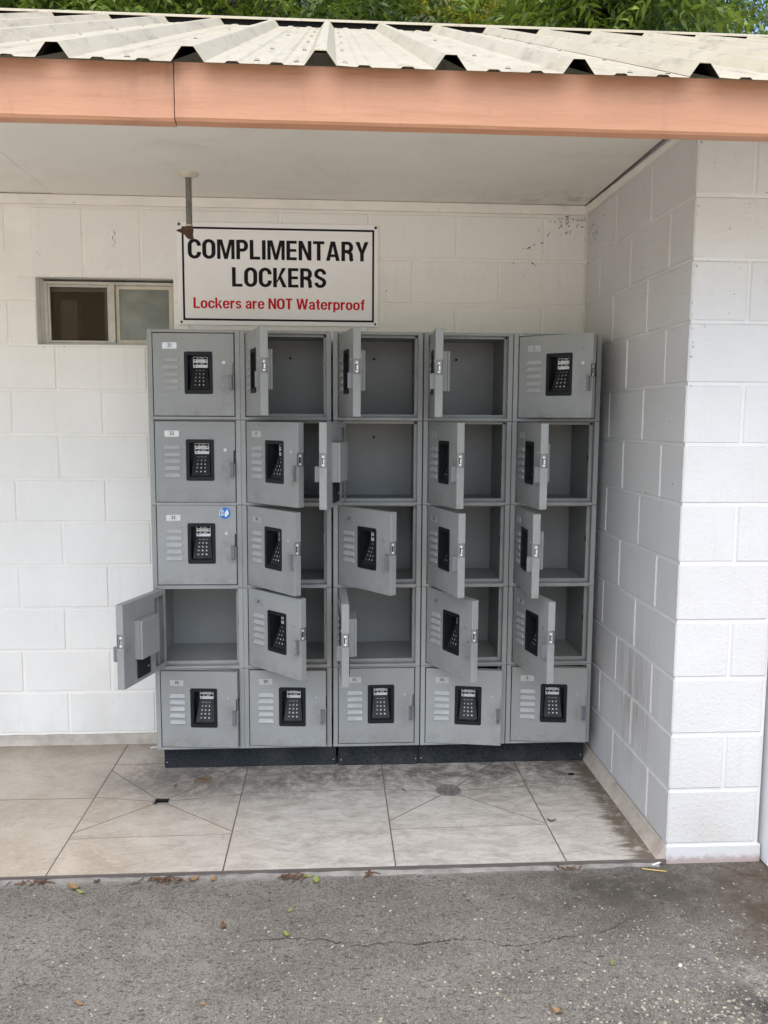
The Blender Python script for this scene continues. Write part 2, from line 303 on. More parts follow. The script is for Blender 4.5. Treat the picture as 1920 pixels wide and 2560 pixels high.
# ------------------------------------------------------------------ mesh helpers
class MB:
    def __init__(s): s.v = []; s.f = []; s.m = []
    def add(s, vs, fs, mi=0, M=None):
        o = len(s.v)
        s.v += [tuple(M @ Vector(p)) for p in vs] if M else [tuple(p) for p in vs]
        s.f += [tuple(i + o for i in f) for f in fs]; s.m += [mi] * len(fs); return s
    def box(s, x0, x1, y0, y1, z0, z1, mi=0, M=None):
        return s.add([(x, y, z) for x in (x0, x1) for y in (y0, y1) for z in (z0, z1)],
                     [(0, 1, 3, 2), (4, 6, 7, 5), (0, 4, 5, 1), (2, 3, 7, 6), (0, 2, 6, 4), (1, 5, 7, 3)], mi, M)
    def cbox(s, x0, x1, y0, y1, z0, z1, c=.002, mi=0, M=None):
        vs = []; idx = {}
        for ix, x in enumerate((x0, x1)):
            for iy, y in enumerate((y0, y1)):
                for iz, z in enumerate((z0, z1)):
                    sx, sy, sz = (c, -c)[ix], (c, -c)[iy], (c, -c)[iz]
                    for a, p in enumerate(((x, y + sy, z + sz), (x + sx, y, z + sz), (x + sx, y + sy, z))):
                        idx[ix, iy, iz, a] = len(vs); vs.append(p)
        g = lambda a, b, d, e: idx[a, b, d, e]
        fs = []
        for i in (0, 1):
            fs += [(g(i, 0, 0, 0), g(i, 0, 1, 0), g(i, 1, 1, 0), g(i, 1, 0, 0)), (g(0, i, 0, 1), g(1, i, 0, 1), g(1, i, 1, 1), g(0, i, 1, 1)),
                   (g(0, 0, i, 2), g(0, 1, i, 2), g(1, 1, i, 2), g(1, 0, i, 2))]
            for j in (0, 1):
                fs += [(g(i, j, 0, 0), g(i, j, 1, 0), g(i, j, 1, 1), g(i, j, 0, 1)), (g(i, 0, j, 0), g(i, 1, j, 0), g(i, 1, j, 2), g(i, 0, j, 2)),
                       (g(0, i, j, 1), g(1, i, j, 1), g(1, i, j, 2), g(0, i, j, 2))]
                for k in (0, 1): fs.append((g(i, j, k, 0), g(i, j, k, 1), g(i, j, k, 2)))
        return s.add(vs, fs, mi, M)
    def prism(s, poly, axis, a, b, mi=0, M=None):
        n = len(poly)
        def p3(p, t): return {'x': (t, p[0], p[1]), 'y': (p[0], t, p[1]), 'z': (p[0], p[1], t)}[axis]
        return s.add([p3(p, a) for p in poly] + [p3(p, b) for p in poly],
                     [tuple(range(n)), tuple(range(2 * n - 1, n - 1, -1))] + [(i, (i + 1) % n, (i + 1) % n + n, i + n) for i in range(n)], mi, M)
    def ring(s, outer, inner, axis, a, b, mi=0, M=None):
        n = len(outer)
        def p3(p, t): return {'x': (t, p[0], p[1]), 'y': (p[0], t, p[1]), 'z': (p[0], p[1], t)}[axis]
        vs = [p3(p, t) for t in (a, b) for l in (outer, inner) for p in l]; fs = []
        for i in range(n):
            j = (i + 1) % n
            fs += [(i, j, n + j, n + i), (2 * n + i, 3 * n + i, 3 * n + j, 2 * n + j), (i, 2 * n + i, 2 * n + j, j), (n + i, n + j, 3 * n + j, 3 * n + i)]
        return s.add(vs, fs, mi, M)
    def cyl(s, c, r, axis, a, b, n=12, mi=0, M=None, r2=None):
        r2 = r if r2 is None else r2; vs = []
        for t, rr in ((a, r), (b, r2)):
            for i in range(n):
                u, w = rr * math.cos(2 * math.pi * i / n), rr * math.sin(2 * math.pi * i / n)
                vs.append({'x': (t, c[0] + u, c[1] + w), 'y': (c[0] + u, t, c[1] + w), 'z': (c[0] + u, c[1] + w, t)}[axis])
        return s.add(vs, [tuple(range(n)), tuple(range(2 * n - 1, n - 1, -1))] + [(i, (i + 1) % n, (i + 1) % n + n, i + n) for i in range(n)], mi, M)
    def tube(s, pts, rad, n=6, mi=0):
        pts = [Vector(p) for p in pts]; o = []
        for i, p in enumerate(pts):
            d = (pts[min(i + 1, len(pts) - 1)] - pts[max(i - 1, 0)]).normalized()
            u = d.orthogonal().normalized(); w = d.cross(u); r = rad[i] if isinstance(rad, (list, tuple)) else rad
            o += [p + u * (r * math.cos(2 * math.pi * k / n)) + w * (r * math.sin(2 * math.pi * k / n)) for k in range(n)]
        fs = [tuple(range(n)), tuple(range(len(o) - 1, len(o) - n - 1, -1))]
        for i in range(len(pts) - 1):
            fs += [(i * n + k, i * n + (k + 1) % n, (i + 1) * n + (k + 1) % n, (i + 1) * n + k) for k in range(n)]
        return s.add(o, fs, mi)
    def mesh(s, name, mats, smooth=False):
        me = bpy.data.meshes.new(name); me.from_pydata(s.v, [], s.f)
        for m in (mats if isinstance(mats, (list, tuple)) else [mats]): me.materials.append(m)
        me.polygons.foreach_set('material_index', s.m)
        bm = bmesh.new(); bm.from_mesh(me); bmesh.ops.recalc_face_normals(bm, faces=bm.faces); bm.to_mesh(me); bm.free()
        if smooth: me.polygons.foreach_set('use_smooth', [True] * len(me.polygons))
        return me
    def build(s, name, mats, parent=None, loc=(0, 0, 0), rot=(0, 0, 0), smooth=False):
        return link(name, s.mesh(name, mats, smooth), parent, loc, rot)
def link(name, me, parent=None, loc=(0, 0, 0), rot=(0, 0, 0)):
    o = bpy.data.objects.new(name, me); COL.objects.link(o); o.parent = parent; o.location = loc; o.rotation_euler = rot; return o
def tag(o, label, cat, group=None, kind=None):
    o['label'] = label; o['category'] = cat
    if group: o['group'] = group
    if kind: o['kind'] = kind
    return o
def thing(name, loc, label, cat, group=None, kind=None): return tag(link(name, None, None, loc), label, cat, group, kind)
def structure(o, label=None):
    o['kind'] = 'structure'
    if label: o['label'] = label
    return o
def rrect(x0, x1, z0, z1, r, k=4):
    p = []
    for cx, cz, a0 in ((x1 - r, z1 - r, 0), (x0 + r, z1 - r, 90), (x0 + r, z0 + r, 180), (x1 - r, z0 + r, 270)):
        for i in range(k + 1): a = R(a0 + 90 * i / k); p.append((cx + r * math.cos(a), cz + r * math.sin(a)))
    return p
def inset(poly, d):
    n = len(poly); A = sum(poly[i][0] * poly[(i + 1) % n][1] - poly[(i + 1) % n][0] * poly[i][1] for i in range(n))
    sg = 1 if A > 0 else -1; out = []
    for i in range(n):
        p0, p1, p2 = (Vector(poly[(i + k) % n]) for k in (-1, 0, 1))
        d1, d2 = (p1 - p0).normalized(), (p2 - p1).normalized()
        n1, n2 = Vector((-d1.y, d1.x)) * sg, Vector((-d2.y, d2.x)) * sg
        b = (n1 + n2); L = b.length
        out.append(tuple(p1 + b / L * min(d * 3, d / max(.2, L / 2))))
    return out
# flat lettering: the outline font turned into faces once per string
_txt = {}
def text_faces(s, offset=0.0):
    if (s, offset) in _txt: return _txt[s, offset]
    cu = bpy.data.curves.new('lettering', 'FONT'); cu.body = s; cu.offset = offset; cu.resolution_u = 4; cu.size = 1
    o = bpy.data.objects.new('lettering', cu); COL.objects.link(o)
    dg = bpy.context.evaluated_depsgraph_get(); me = bpy.data.meshes.new_from_object(o.evaluated_get(dg))
    v = [(a.co.x, a.co.y) for a in me.vertices]; f = [tuple(p.vertices) for p in me.polygons]
    bpy.data.objects.remove(o); bpy.data.curves.remove(cu); bpy.data.meshes.remove(me)
    _txt[s, offset] = (v, f); return v, f
def put_text(mb, s, x0, x1, zb, cap, y, mi, offset=0.0, M=None):
    """fit the string between x0 and x1 with its baseline at zb and capitals 'cap' high, on the plane y"""
    v, f = text_faces(s, offset); cv = [p[1] for p in text_faces('H', offset)[0]]; c0, c1 = min(cv), max(cv)
    xs = [p[0] for p in v]; a, b = min(xs), max(xs)
    mb.add([(x0 + (p[0] - a) / (b - a) * (x1 - x0), y, zb + (p[1] - c0) / (c1 - c0) * cap) for p in v], f, mi, M)
def put_text_c(mb, s, xc, zb, cap, y, mi, offset=0.0, sq=.9, M=None):
    v, f = text_faces(s, offset); cv = [p[1] for p in text_faces('H', offset)[0]]; k = cap / (max(cv) - min(cv)) * sq
    xs = [p[0] for p in v]; w = (max(xs) - min(xs)) * k
    put_text(mb, s, xc - w / 2, xc + w / 2, zb, cap, y, mi, offset, M)
for s_, o_ in [('H', .02), ('H', 0.0), ('H', .01), ('H', .03)] + [(str(i), .01) for i in range(26)] + [(c, .02) for c in '123456789*0#']:
    text_faces(s_, o_)

# ------------------------------------------------------------------ ground
Hc = .2032; YD = -1.1775; ZF = -.05; ZG = -.068
g = MB(); nx = 2
g.add([(-150, 150, ZG), (-150, -150, ZG), (150, -150, ZG), (150, 150, ZG)], [(0, 1, 2, 3)])
structure(g.build('asphalt_ground', MASPH))
# unseen pale forecourt added to bounce light up into the alcove
g = MB(); g.box(-40, 40, -60, -2.55, -.3, ZG + .012); structure(g.build('bounce_forecourt', MBOUNCE))

slab = MB()
for a_ in ((-5.2, -1.9075, -1.178, 0), (-1.8525, -.0005, -1.178, 0), (-1.9075, -1.8525, -1.178, -.6605), (-1.9075, -1.8525, -.6095, 0)): slab.box(*a_, -.30, -.0511)
sl_o = structure(slab.build('tile_floor', MGROUT))
T = []
def tq(x0, x1, y0, y1): T.append([(x0, y0), (x1, y0), (x1, y1), (x0, y1)])
for x0, x1 in ((-5.18, -4.57), (-4.57, -3.965), (-3.965, -3.365), (-3.365, -2.763), (-2.763, -2.161)):
    tq(x0, x1, -1.18, -.592); tq(x0, x1, -.592, -.002)
def env(x0, x1, ul, ur, ll, lr, h1, hm, h3, D):
    dx0, dx1, dy0, dy1 = D; dm = (dy0 + dy1) / 2
    tq(x0, x1, h1[0], -.002)
    T.append([(x0, h1[0]), (x0, ul), (dx0, dy1), (dx1, dy1), (x1, ur), (x1, h1[0])])
    T.append([(x0, ul), (x0, hm), (dx0, dm), (dx0, dy1)]); T.append([(x0, hm), (x0, ll), (dx0, dy0), (dx0, dm)])
    T.append([(x1, ur), (dx1, dy1), (dx1, dm), (x1, hm)]); T.append([(x1, hm), (dx1, dm), (dx1, dy0), (x1, lr)])
    T.append([(x0, ll), (x0, h3), (x1, h3 + .008), (x1, lr), (dx1, dy0), (dx0, dy0)])
    T.append([(x0, h3), (x0, -1.18), (x1, -1.18), (x1, h3 + .008)])
env(-2.161, -1.564, -.325, -.285, -.888, -.902, (-.258,), -.586, -.93, (-1.912, -1.848, -.665, -.605))
tq(-1.564, -.966, -.573, -.002); tq(-1.564, -.966, -1.18, -.573)
env(-.966, -.36, -.26, -.20, -.848, -.898, (-.15,), -.568, -.915, (-.735, -.665, -.635, -.565))
tq(-.36, -.004, -.56, -.002); tq(-.36, -.004, -1.178, -.56)
for p in T:
    q = inset(p, .0027); cx = sum(a for a, b in q) / len(q); cy = sum(b for a, b in q) / len(q)
    MB().prism([(a - cx, b - cy) for a, b in q], 'z', -.012, random.uniform(-.0006, .0006)).build('tile', MTILE, sl_o, (cx, cy, ZF))
MB().box(-5.2, -.002, -1.188, -1.1805, -.0655, -.0495).build('edge_trim', MEDGE, sl_o)
sk = MB(); ks = np.linspace(-5.2, -.03, 150); ps = []
for x in ks:
    e = .009 + .010 * math.sin(x * 3.1 + 1) * math.sin(x * 1.3) + random.uniform(-.005, .006)
    ps += [(x, -1.1885, -.0575 + random.uniform(-.002, .002)), (x, -1.1885 - e * .6, -.0635 + random.uniform(-.002, .002)), (x, -1.1885 - max(.004, e), -.0695)]
sk.add(ps, [(3 * i + k, 3 * i + k + 1, 3 * i + k + 4, 3 * i + k + 3) for i in range(len(ks) - 1) for k in (0, 1)])
sk.build('cement_skirt', MSLAB, sl_o)

# cove strips where floor meets wall
MB().prism([(-.0385, -.052), (-.034, -.047), (-.007, -.004), (.0, -.002), (.0, -.052)], 'y', -1.176, -.02).build('cove_strip', MBASE, sl_o)
cv = MB(); xs = np.linspace(-5.2, -.04, 60)
ring_ = []
for x in xs:
    j = .0025 * math.sin(x * 37) + .003 * random.uniform(-1, 1)
    ring_ += [(x, -.0235 + j, -.052), (x, -.019 + j, -.045), (x, -.006 + j * .6, -.006 + j * .8), (x, .012, -.004 + j * .8)]
cv.add(ring_, [(4 * i + k, 4 * i + k + 1, 4 * i + k + 5, 4 * i + k + 4) for i in range(len(xs) - 1) for k in range(3)])
cv.build('cove_strip', MBASE, sl_o)

# drains
d = thing('floor_drain', (-1.88, -.635, ZF), 'small square floor drain with broken rim and dark opening', 'drain')
m = MB(); m.ring([(-.0275, -.0255), (.0275, -.0255), (.0275, .0255), (-.0275, .0255)], [(-.026, -.024), (.026, -.024), (.026, .024), (-.026, .024)], 'z', -.05, -.0025); m.box(-.026, .026, -.024, .024, -.06, -.05); m.build('sump', MDARKGAP, d)  # hole walls coloured black for the shade inside the drain
m = MB(); m.ring([(-.034, -.032), (.033, -.031), (.034, .032), (-.033, .033)], [(-.0276, -.0256), (.0276, -.0256), (.0276, .0256), (-.0276, .0256)], 'z', -.03, -.0004)
m.build('rim', MSLAB, d)
m = MB(); m.box(-.024, .024, -.002, .002, -.024, -.017); m.build('grate_bar', MIRON, d)
d = thing('floor_drain', (-.70, -.598, ZF), 'round grey floor drain with slotted grate in tiled floor', 'drain')
m = MB(); m.ring([(.053 * math.cos(a), .053 * math.sin(a)) for a in np.linspace(0, 2 * math.pi, 25)[:-1]], [(.044 * math.cos(a), .044 * math.sin(a)) for a in np.linspace(0, 2 * math.pi, 25)[:-1]], 'z', -.004, .0035)
m.build('rim', MIRON, d)
m = MB(); m.cyl((0, 0), .0438, 'z', -.004, .0012, 24); m.build('grate', MIRON, d)
m = MB()
for a in range(8):
    Mr = Matrix.Rotation(R(a * 45 + 12), 4, 'Z'); m.box(.012, .036, -.003, .003, .0005, .0019, 0, Mr)
m.build('slot', MEDGE, d)

# ------------------------------------------------------------------ block walls
_bm = {}
def block(parent, x0, x1, y0, y1, z0, z1, name='block', mat=None, jit=.0009):
    dx, dy, dz = x1 - x0, y1 - y0, z1 - z0; k = (round(dx, 4), round(dy, 4), round(dz, 4), (mat or MBLOCK).name)
    if k not in _bm:
        b = MB(); b.cbox(-dx / 2, dx / 2, -dy / 2, dy / 2, -dz / 2, dz / 2, .0048); _bm[k] = b.mesh('block', mat or MBLOCK)
    return link(name, _bm[k], parent, ((x0 + x1) / 2 + random.uniform(-1, 1) * jit, (y0 + y1) / 2 + random.uniform(-1, 1) * jit, (z0 + z1) / 2),
                (0, 0, random.uniform(-1, 1) * .0016))
J = .0042
wall = thing('block_wall', (-2, 0, 0), 'white painted concrete block wall behind the lockers with small window', 'wall')
wall.location = (0, 0, 0)
WX0, WX1, WZ0, WZ1 = -2.520, -1.906, 1.829, 2.132
m = MB()
m.box(-5.2, WX0, .0033, .19, -.30, 2.60); m.box(WX1, .19, .0033, .19, -.30, 2.60)
m.box(WX0, WX1, .0033, .19, -.30, WZ0); m.box(WX0, WX1, .0033, .19, WZ1, 2.60)
m.build('mortar', MMORTAR, wall)
for r in range(12):
    z0, z1 = r * Hc + J, (r + 1) * Hc - J
    xs = -.4064 * np.arange(0, 14) - (.2032 if r % 2 else 0); xs = [0.0] + [x for x in xs if x < -.01]
    for a, b in zip(xs[1:], xs[:-1]):
        x0, x1 = a + J, b - J
        if r == 0 and b == 0: pass
        if r >= 9 and x1 > WX0 and x0 < WX1 + .02:
            if r == 9:
                if x0 < WX0 - .03: block(wall, x0, WX0, 0, .09, z0, z1)
                if x1 > WX1 + .03: block(wall, WX1 + .001, x1, 0, .09, z0, z1)
            continue
        if r >= 10 and x0 < -2.49 and x1 > -2.53: x1 = min(x1, -2.535 - J)
        block(wall, x0, x1, 0, .09, z0, z1)
# tall lintel units over the window and jamb pieces
block(wall, WX0 - .085 + J, WX0, 0, .09, 10 * Hc + J, 10.49 * Hc)
block(wall, -2.535 + J, -2.302 - J, 0, .09, WZ1 + .002, 12 * Hc - J); block(wall, -2.302 + J, -2.045 - J, 0, .09, WZ1 + .002, 12 * Hc - J)
block(wall, -2.045 + J, -1.845 - J, 0, .09, WZ1 + .002, 12 * Hc - J); block(wall, WX1 + .001, -1.845 - J, 0, .09, 10 * Hc + J, WZ1 - .004)
MB().box(WX0, WX0 + .0012, .002, .19, WZ0, WZ1).box(WX0, WX1, .002, .19, WZ1 - .0012, WZ1).box(WX0, WX1, .002, .19, WZ0, WZ0 + .001).build('reveal', MMORTAR, wall)
m = MB(); m.cbox(-5.2, -.001, -.018, .0, 2.4445, 2.486, .0025); m.build('ledger_board', MTRIM, wall)

pier = thing('block_wall', (0, 0, 0), 'white block return wall with bright pier end on right of lockers', 'wall')
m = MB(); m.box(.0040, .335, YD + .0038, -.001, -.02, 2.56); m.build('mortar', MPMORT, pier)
for r in range(12):
    z0, z1 = r * Hc + J, (r + 1) * Hc - J
    if r == 11: z1 = 2.56
    if r % 2 == 0:
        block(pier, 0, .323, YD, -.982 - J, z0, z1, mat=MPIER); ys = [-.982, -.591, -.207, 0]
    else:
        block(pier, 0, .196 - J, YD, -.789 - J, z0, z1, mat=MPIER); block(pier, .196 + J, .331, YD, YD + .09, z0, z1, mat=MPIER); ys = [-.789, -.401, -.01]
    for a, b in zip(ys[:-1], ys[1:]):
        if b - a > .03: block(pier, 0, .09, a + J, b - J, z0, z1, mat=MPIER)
m = MB(); m.cbox(-.002, .345, YD - .004, YD + .05, -.30, -.003, .003); m.build('base_course', MRED, pier)
m = MB(); m.add([(-.016, -.02, 2.447), (-.016, -1.17, 2.447), (-.0005, -1.17, 2.447), (-.0005, -.02, 2.447), (-.016, -.02, 2.4845), (-.016, -1.17, 2.464), (-.0005, -1.17, 2.464), (-.0005, -.02, 2.4845)],
                [(0, 1, 2, 3), (4, 7, 6, 5), (0, 4, 5, 1), (3, 2, 6, 7), (1, 5, 6, 2), (0, 3, 7, 4)]); m.build('trim_board', MTRIM, pier)
# wall beyond the door at the far right
w3 = thing('block_wall', (0, 0, 0), 'white block wall beyond the white door frame at far right', 'wall')
m = MB(); m.box(1.36, 3.4, YD + .0048, YD + .19, -.3, 2.56); m.build('mortar', MMORTAR, w3)
for r in range(12):
    for k in range(5):
        x0 = 1.36 + .4064 * k - (.2032 if r % 2 else 0); x1 = x0 + .4064
        if x1 > 1.4: block(w3, max(x0, 1.355) + J, x1 - J, YD, YD + .09, r * Hc + J, (r + 1) * Hc - J)
m = MB(); m.box(.34, 1.36, YD + .001, YD + .19, 2.12, 2.56); m.build('lintel', MMORTAR, w3)

dr = thing('door', (0, 0, 0), 'white door with proud white metal frame beside the pier', 'door')
m = MB(); m.cbox(.3525, .402, -1.222, -1.10, ZG, 2.12, .003); m.cbox(1.30, 1.352, -1.222, -1.10, ZG, 2.12, .003); m.cbox(.402, 1.30, -1.222, -1.10, 2.07, 2.12, .003)
m.build('frame', MDOOR, dr)
m = MB(); m.cbox(.3685, .3705, -1.2235, -1.2215, ZG + .01, 2.10, .0005); m.build('frame_groove', MPRINTG, dr)
m = MB(); m.cbox(.404, 1.298, -1.205, -1.16, ZG + .01, 2.068, .003); m.build('leaf', MDOOR, dr)
m = MB(); m.cyl((1.22, .95), .028, 'y', -1.262, -1.205, 14); m.build('knob', MZINC, dr)

# room behind the window so that the opening looks into something
rm = thing('back_room', (0, 0, 0), 'dim brown room seen through the open window half', 'room')
m = MB(); m.box(-3.3, -1.4, 1.60, 1.65, 0, 2.55); m.box(-3.3, -3.25, .19, 1.6, 0, 2.55); m.box(-1.45, -1.4, .19, 1.6, 0, 2.55); m.box(-3.3, -1.4, .19, 1.65, 2.5, 2.55); m.box(-3.3, -1.4, .19, 1.65, -.05, 0)
m.build('room_wall', MROOM, rm)
m = MB(); m.cbox(-2.515, -2.43, .30, .40, 1.60, 2.075, .01); m.build('towel_cabinet', MROOMW, rm)

win = thing('sliding_window', (-2.2, .05, 1.83), 'small aluminium sliding window with one dark screened half and one frosted half', 'window')
m = MB(); fx0, fx1 = -2.499, -1.908; y0, y1 = .046, .10
for a in ((fx0, fx0 + .016, WZ0 + .002, WZ1 - .013), (fx1 - .014, fx1, WZ0 + .002, WZ1 - .013), (fx0 + .016, fx1 - .014, WZ0 + .002, WZ0 + .014), (fx0 + .016, fx1 - .014, WZ1 - .027, WZ1 - .013)):
    m.cbox(a[0] + 2.2, a[1] + 2.2, y0 - .05, y1 - .05, a[2] - 1.83, a[3] - 1.83, .0015)
m.cbox(WX0 + .001 + 2.2, fx0 - .0005 + 2.2, .0, .045, WZ0 + .003 - 1.83, WZ1 - .004 - 1.83, .001)
m.build('frame', MALU, win)
def sash(x0, x1, z0, z1, y, w, mat, nm):
    m = MB(); o = (2.2, 1.83)
    for a in ((x0, x0 + w, z0, z1), (x1 - w, x1, z0, z1), (x0 + w, x1 - w, z0, z0 + w), (x0 + w, x1 - w, z1 - w, z1)):
        m.cbox(a[0] + o[0], a[1] + o[0], y - .05, y - .05 + .018, a[2] - o[1], a[3] - o[1], .0015)
    return m.build(nm, mat, win)
m = MB(); m.box(-2.477 + 2.2, -2.212 + 2.2, .030, .045, 2.078 - 1.83, 2.096 - 1.83); m.box(-2.236 + 2.2, -2.212 + 2.2, .030, .045, 1.852 - 1.83, 2.078 - 1.83); m.build('inner_sash', MALU, win)
s1 = sash(-2.483, -2.205, 1.8435, 2.1045, .049, .0105, MALU, 'screen_sash')
m = MB(); m.box(-2.473 + 2.2, -2.215 + 2.2, .008, .009, 1.853 - 1.83, 2.095 - 1.83); m.build('insect_screen', MSCREEN, s1)
m = MB(); m.cbox(-2.205 + 2.2, -2.181 + 2.2, -.008, .024, 1.8435 - 1.83, 2.112 - 1.83, .0015); m.build('meeting_rail', MALU, win)
s2 = sash(-2.180, -1.9225, 1.8435, 2.1045, .058, .016, MALUW, 'glass_sash')
m = MB(); m.box(-2.165 + 2.2, -1.938 + 2.2, .016, .02, 1.858 - 1.83, 2.089 - 1.83); m.build('frosted_pane', MFROST, s2)

# ------------------------------------------------------------------ roof, fascia, ceiling
roof = thing('porch_roof', (0, 0, 0), 'cream ribbed metal roof with peach fascia over the locker alcove', 'roof')
TAN = .469; YE = -1.883; ZE = 2.3165; PITCH = .3048; C0 = -1.211
def zr(y): return ZE + (y - YE) * TAN
prof1 = [(.038, 0), (.084, 0), (.0905, .0048), (.1125, .0048), (.119, 0), (.186, 0), (.1925, .0048), (.2145, .0048), (.221, 0)]
def panel(c, lap=.0022, y0=YE, y1=1.022):
    pts = [(-.0375, -.0002), (-.0135, .0335), (.0135, .0335), (.038, 0)]
    pts = [(x, z + lap) for x, z in pts]
    for k in range(3):
        pts += [(x + k * PITCH, z) for x, z in prof1[1:]]
        pts += [((k + 1) * PITCH - .038, 0), ((k + 1) * PITCH - .0135, .034), ((k + 1) * PITCH + .0135, .034), ((k + 1) * PITCH + .038, 0)]
    m = MB(); n = len(pts); vs = []
    for y in (y0, (y0 + y1) / 2, y1):
        for dz in (0, -.0013):
            vs += [(x, y, zr(y) + z + dz) for x, z in pts]
    fs = []; fu = []
    for j in range(2):
        for i in range(n - 1):
            a = j * 2 * n + i; fs.append((a, a + 1, a + 2 * n + 1, a + 2 * n)); fu.append((a + n, a + 3 * n, a + 3 * n + 1, a + n + 1))
    for j in (0, 2):
        for i in range(n - 1): a = j * 2 * n + i; fs.append((a, a + n, a + n + 1, a + 1))
    m.add(vs, fs); m.f += fu; m.m += [1] * len(fu); return m
pm = panel(0).mesh('roof_panel', [MROOF, MRIBSHADE])
for k in range(-4, 4): link('roof_panel', pm, roof, (C0 + k * .9144, 0, 0))
# second, darker seam of the overlapped edge under each lap, screws
sc = MB()
for k in range(-14, 14):
    c = C0 + k * PITCH; lapr = (k % 3 == 0)
    for q in range(6):
        y = YE + .075 + q * .52 + random.uniform(-.012, .012)
        for dx in ((-.058, .058) if lapr else ((.1525,) if (k + q) % 2 == 0 or q == 0 else ())):
            x = c + dx + random.uniform(-.004, .004); z = zr(y)
            Mr = Matrix.Translation((x, y, z)) @ Matrix.Rotation(math.atan(TAN), 4, 'X')
            sc.cyl((0, 0), .0072, 'z', .0, .0016, 8, 1, Mr); sc.cyl((0, 0), .0045, 'z', .0016, .0062, 6, 0, Mr)
so_ = sc.build('roof_screws', [MZINC, MWASH], roof); so_['kind'] = 'stuff'
m = MB(); m.add([(-4.9, .98, zr(.98) - .012), (2.6, .98, zr(.98) - .012), (2.6, 1.6, zr(1.6) - .012), (-4.9, 1.6, zr(1.6) - .012)], [(0, 1, 2, 3)])  # black sheets and plate painted in for the shade under the ridge cap
m.add([(-4.9, 1.40, zr(1.1) - .012), (2.6, 1.40, zr(1.1) - .012), (2.6, 1.40, zr(1.36)), (-4.9, 1.40, zr(1.36))], [(0, 1, 2, 3)]); m.box(-4.9, 2.6, 1.05, 1.06, zr(1.05) - .03, zr(1.05) + .036); m.build('ridge_gap_black', MDARKGAP, roof)
m = MB(); zc = zr(1.03) + .0345
m.prism([(1.03, zc - .002), (1.03, zc + .0055), (1.033, zc + .0075), (1.36, zr(1.36) + .040), (1.72, zr(1.0) + .040), (1.72, zr(1.0) + .030), (1.36, zr(1.36) + .030), (1.04, zc + .002)], 'x', -4.9, 2.6)
m.build('ridge_cap', MROOF, roof)
m = MB(); m.add([(-4.9, 1.5, zr(1.3) - .02), (2.6, 1.5, zr(1.3) - .02), (2.6, 4.6, zr(-1.9)), (-4.9, 4.6, zr(-1.9))], [(0, 1, 2, 3)]); m.build('rear_slope', MROOF, roof)
# fascia boards, butted with a slightly open joint
def fboard(x0, x1, dz, dy, tilt):
    m = MB(); c = .004
    p = [(0, .006), (.006, 0), (.033, -.003), (.038, 0), (.038, .13), (0, .13)]
    n = 40; vs = []
    for i in range(n + 1):
        t = i / n; x = x0 + (x1 - x0) * t
        for (y, z) in p: vs.append((x, -1.84 + dy + y, 2.2 + dz + tilt * t + z + random.uniform(-.0006, .0006) * (z < .01)))
    k = len(p); fs = [tuple(range(k)), tuple(range(n * k + k - 1, n * k - 1, -1))]
    for i in range(n): fs += [(i * k + j, i * k + (j + 1) % k, (i + 1) * k + (j + 1) % k, (i + 1) * k + j) for j in range(k)]
    m.add(vs, fs); return m.build('fascia_board', MFASC, roof)
fboard(-4.9, -1.5565, -.001, .0, .0); fboard(-1.5540, 2.6, .0005, -.002, .0)
m = MB(); m.box(-4.9, 2.6, -1.80, -1.79, 2.22, 2.34); m.build('eave_void_black', MDARKGAP, roof)  # black sheet painting the space behind the fascia as shade
m = MB(); m.add([(-4.9, -1.801, 2.205), (2.6, -1.801, 2.205), (2.6, -1.21, 2.489), (-4.9, -1.21, 2.489)], [(0, 1, 2, 3)]); m.build('soffit', MCEIL, roof)

ceil_ = link('ceiling', None); structure(ceil_, 'pale grey painted ceiling boards over the alcove')
def cpan(x0, x1, z): 
    m = MB(); m.cbox(x0, x1, -1.23, -.0005, z, z + .012, .0015); return m.build('ceiling_panel', MCEIL, ceil_)
cpan(-5.2, -2.4255, 2.4895); cpan(-2.4225, -.020, 2.4878)
MB().box(-5.2, .0, -1.24, .0, 2.53, 2.55).build('ceiling_gap_black', MDARKGAP, ceil_)  # black sheet above the boards so open cracks read as deep shade

# pipe stub with torn bracket
pp = thing('hanging_pipe', (-1.768, -.37, 2.488), 'short grey pipe hanging from ceiling flange with rusty torn bracket in front of sign', 'pipe')
m = MB(); m.cyl((0, 0), .0125, 'z', -.205, 0, 14); m.build('pipe', MPIPE, pp, smooth=False)
m = MB(); m.cyl((0, 0), .040, 'z', -.006, -.0005, 22, r2=.043); m.cyl((0, 0), .020, 'z', -.016, -.006, 16, r2=.036); m.build('flange', MCREAM, pp, smooth=False)
m = MB(); m.cyl((0, 0), .0142, 'z', -.208, -.202, 14); m.build('collar', MCREAM, pp)
m = MB()
prof = [(-.054, -.226), (-.046, -.222), (-.030, -.217), (-.013, -.209), (.014, -.208), (.017, -.222), (.0135, -.238), (.0165, -.256), (-.004, -.2565), (-.015, -.249), (-.016, -.243), (-.026, -.238), (-.041, -.231)]
vs = []
for s_, k in ((-1, 1.0), (1, .92)):
    vs += [(x * k, s_ * (.013 + .004 * math.sin(i * 2.1)) * (1 - .75 * max(0, -x - .012) / .045), z + random.uniform(-.001, .001)) for i, (x, z) in enumerate(prof)]
n = len(prof); m.add(vs, [tuple(range(n)), tuple(range(2 * n - 1, n - 1, -1))] + [(i, (i + 1) % n, (i + 1) % n + n, i + n) for i in range(n)])
m.build('torn_bracket', MRUST, pp)

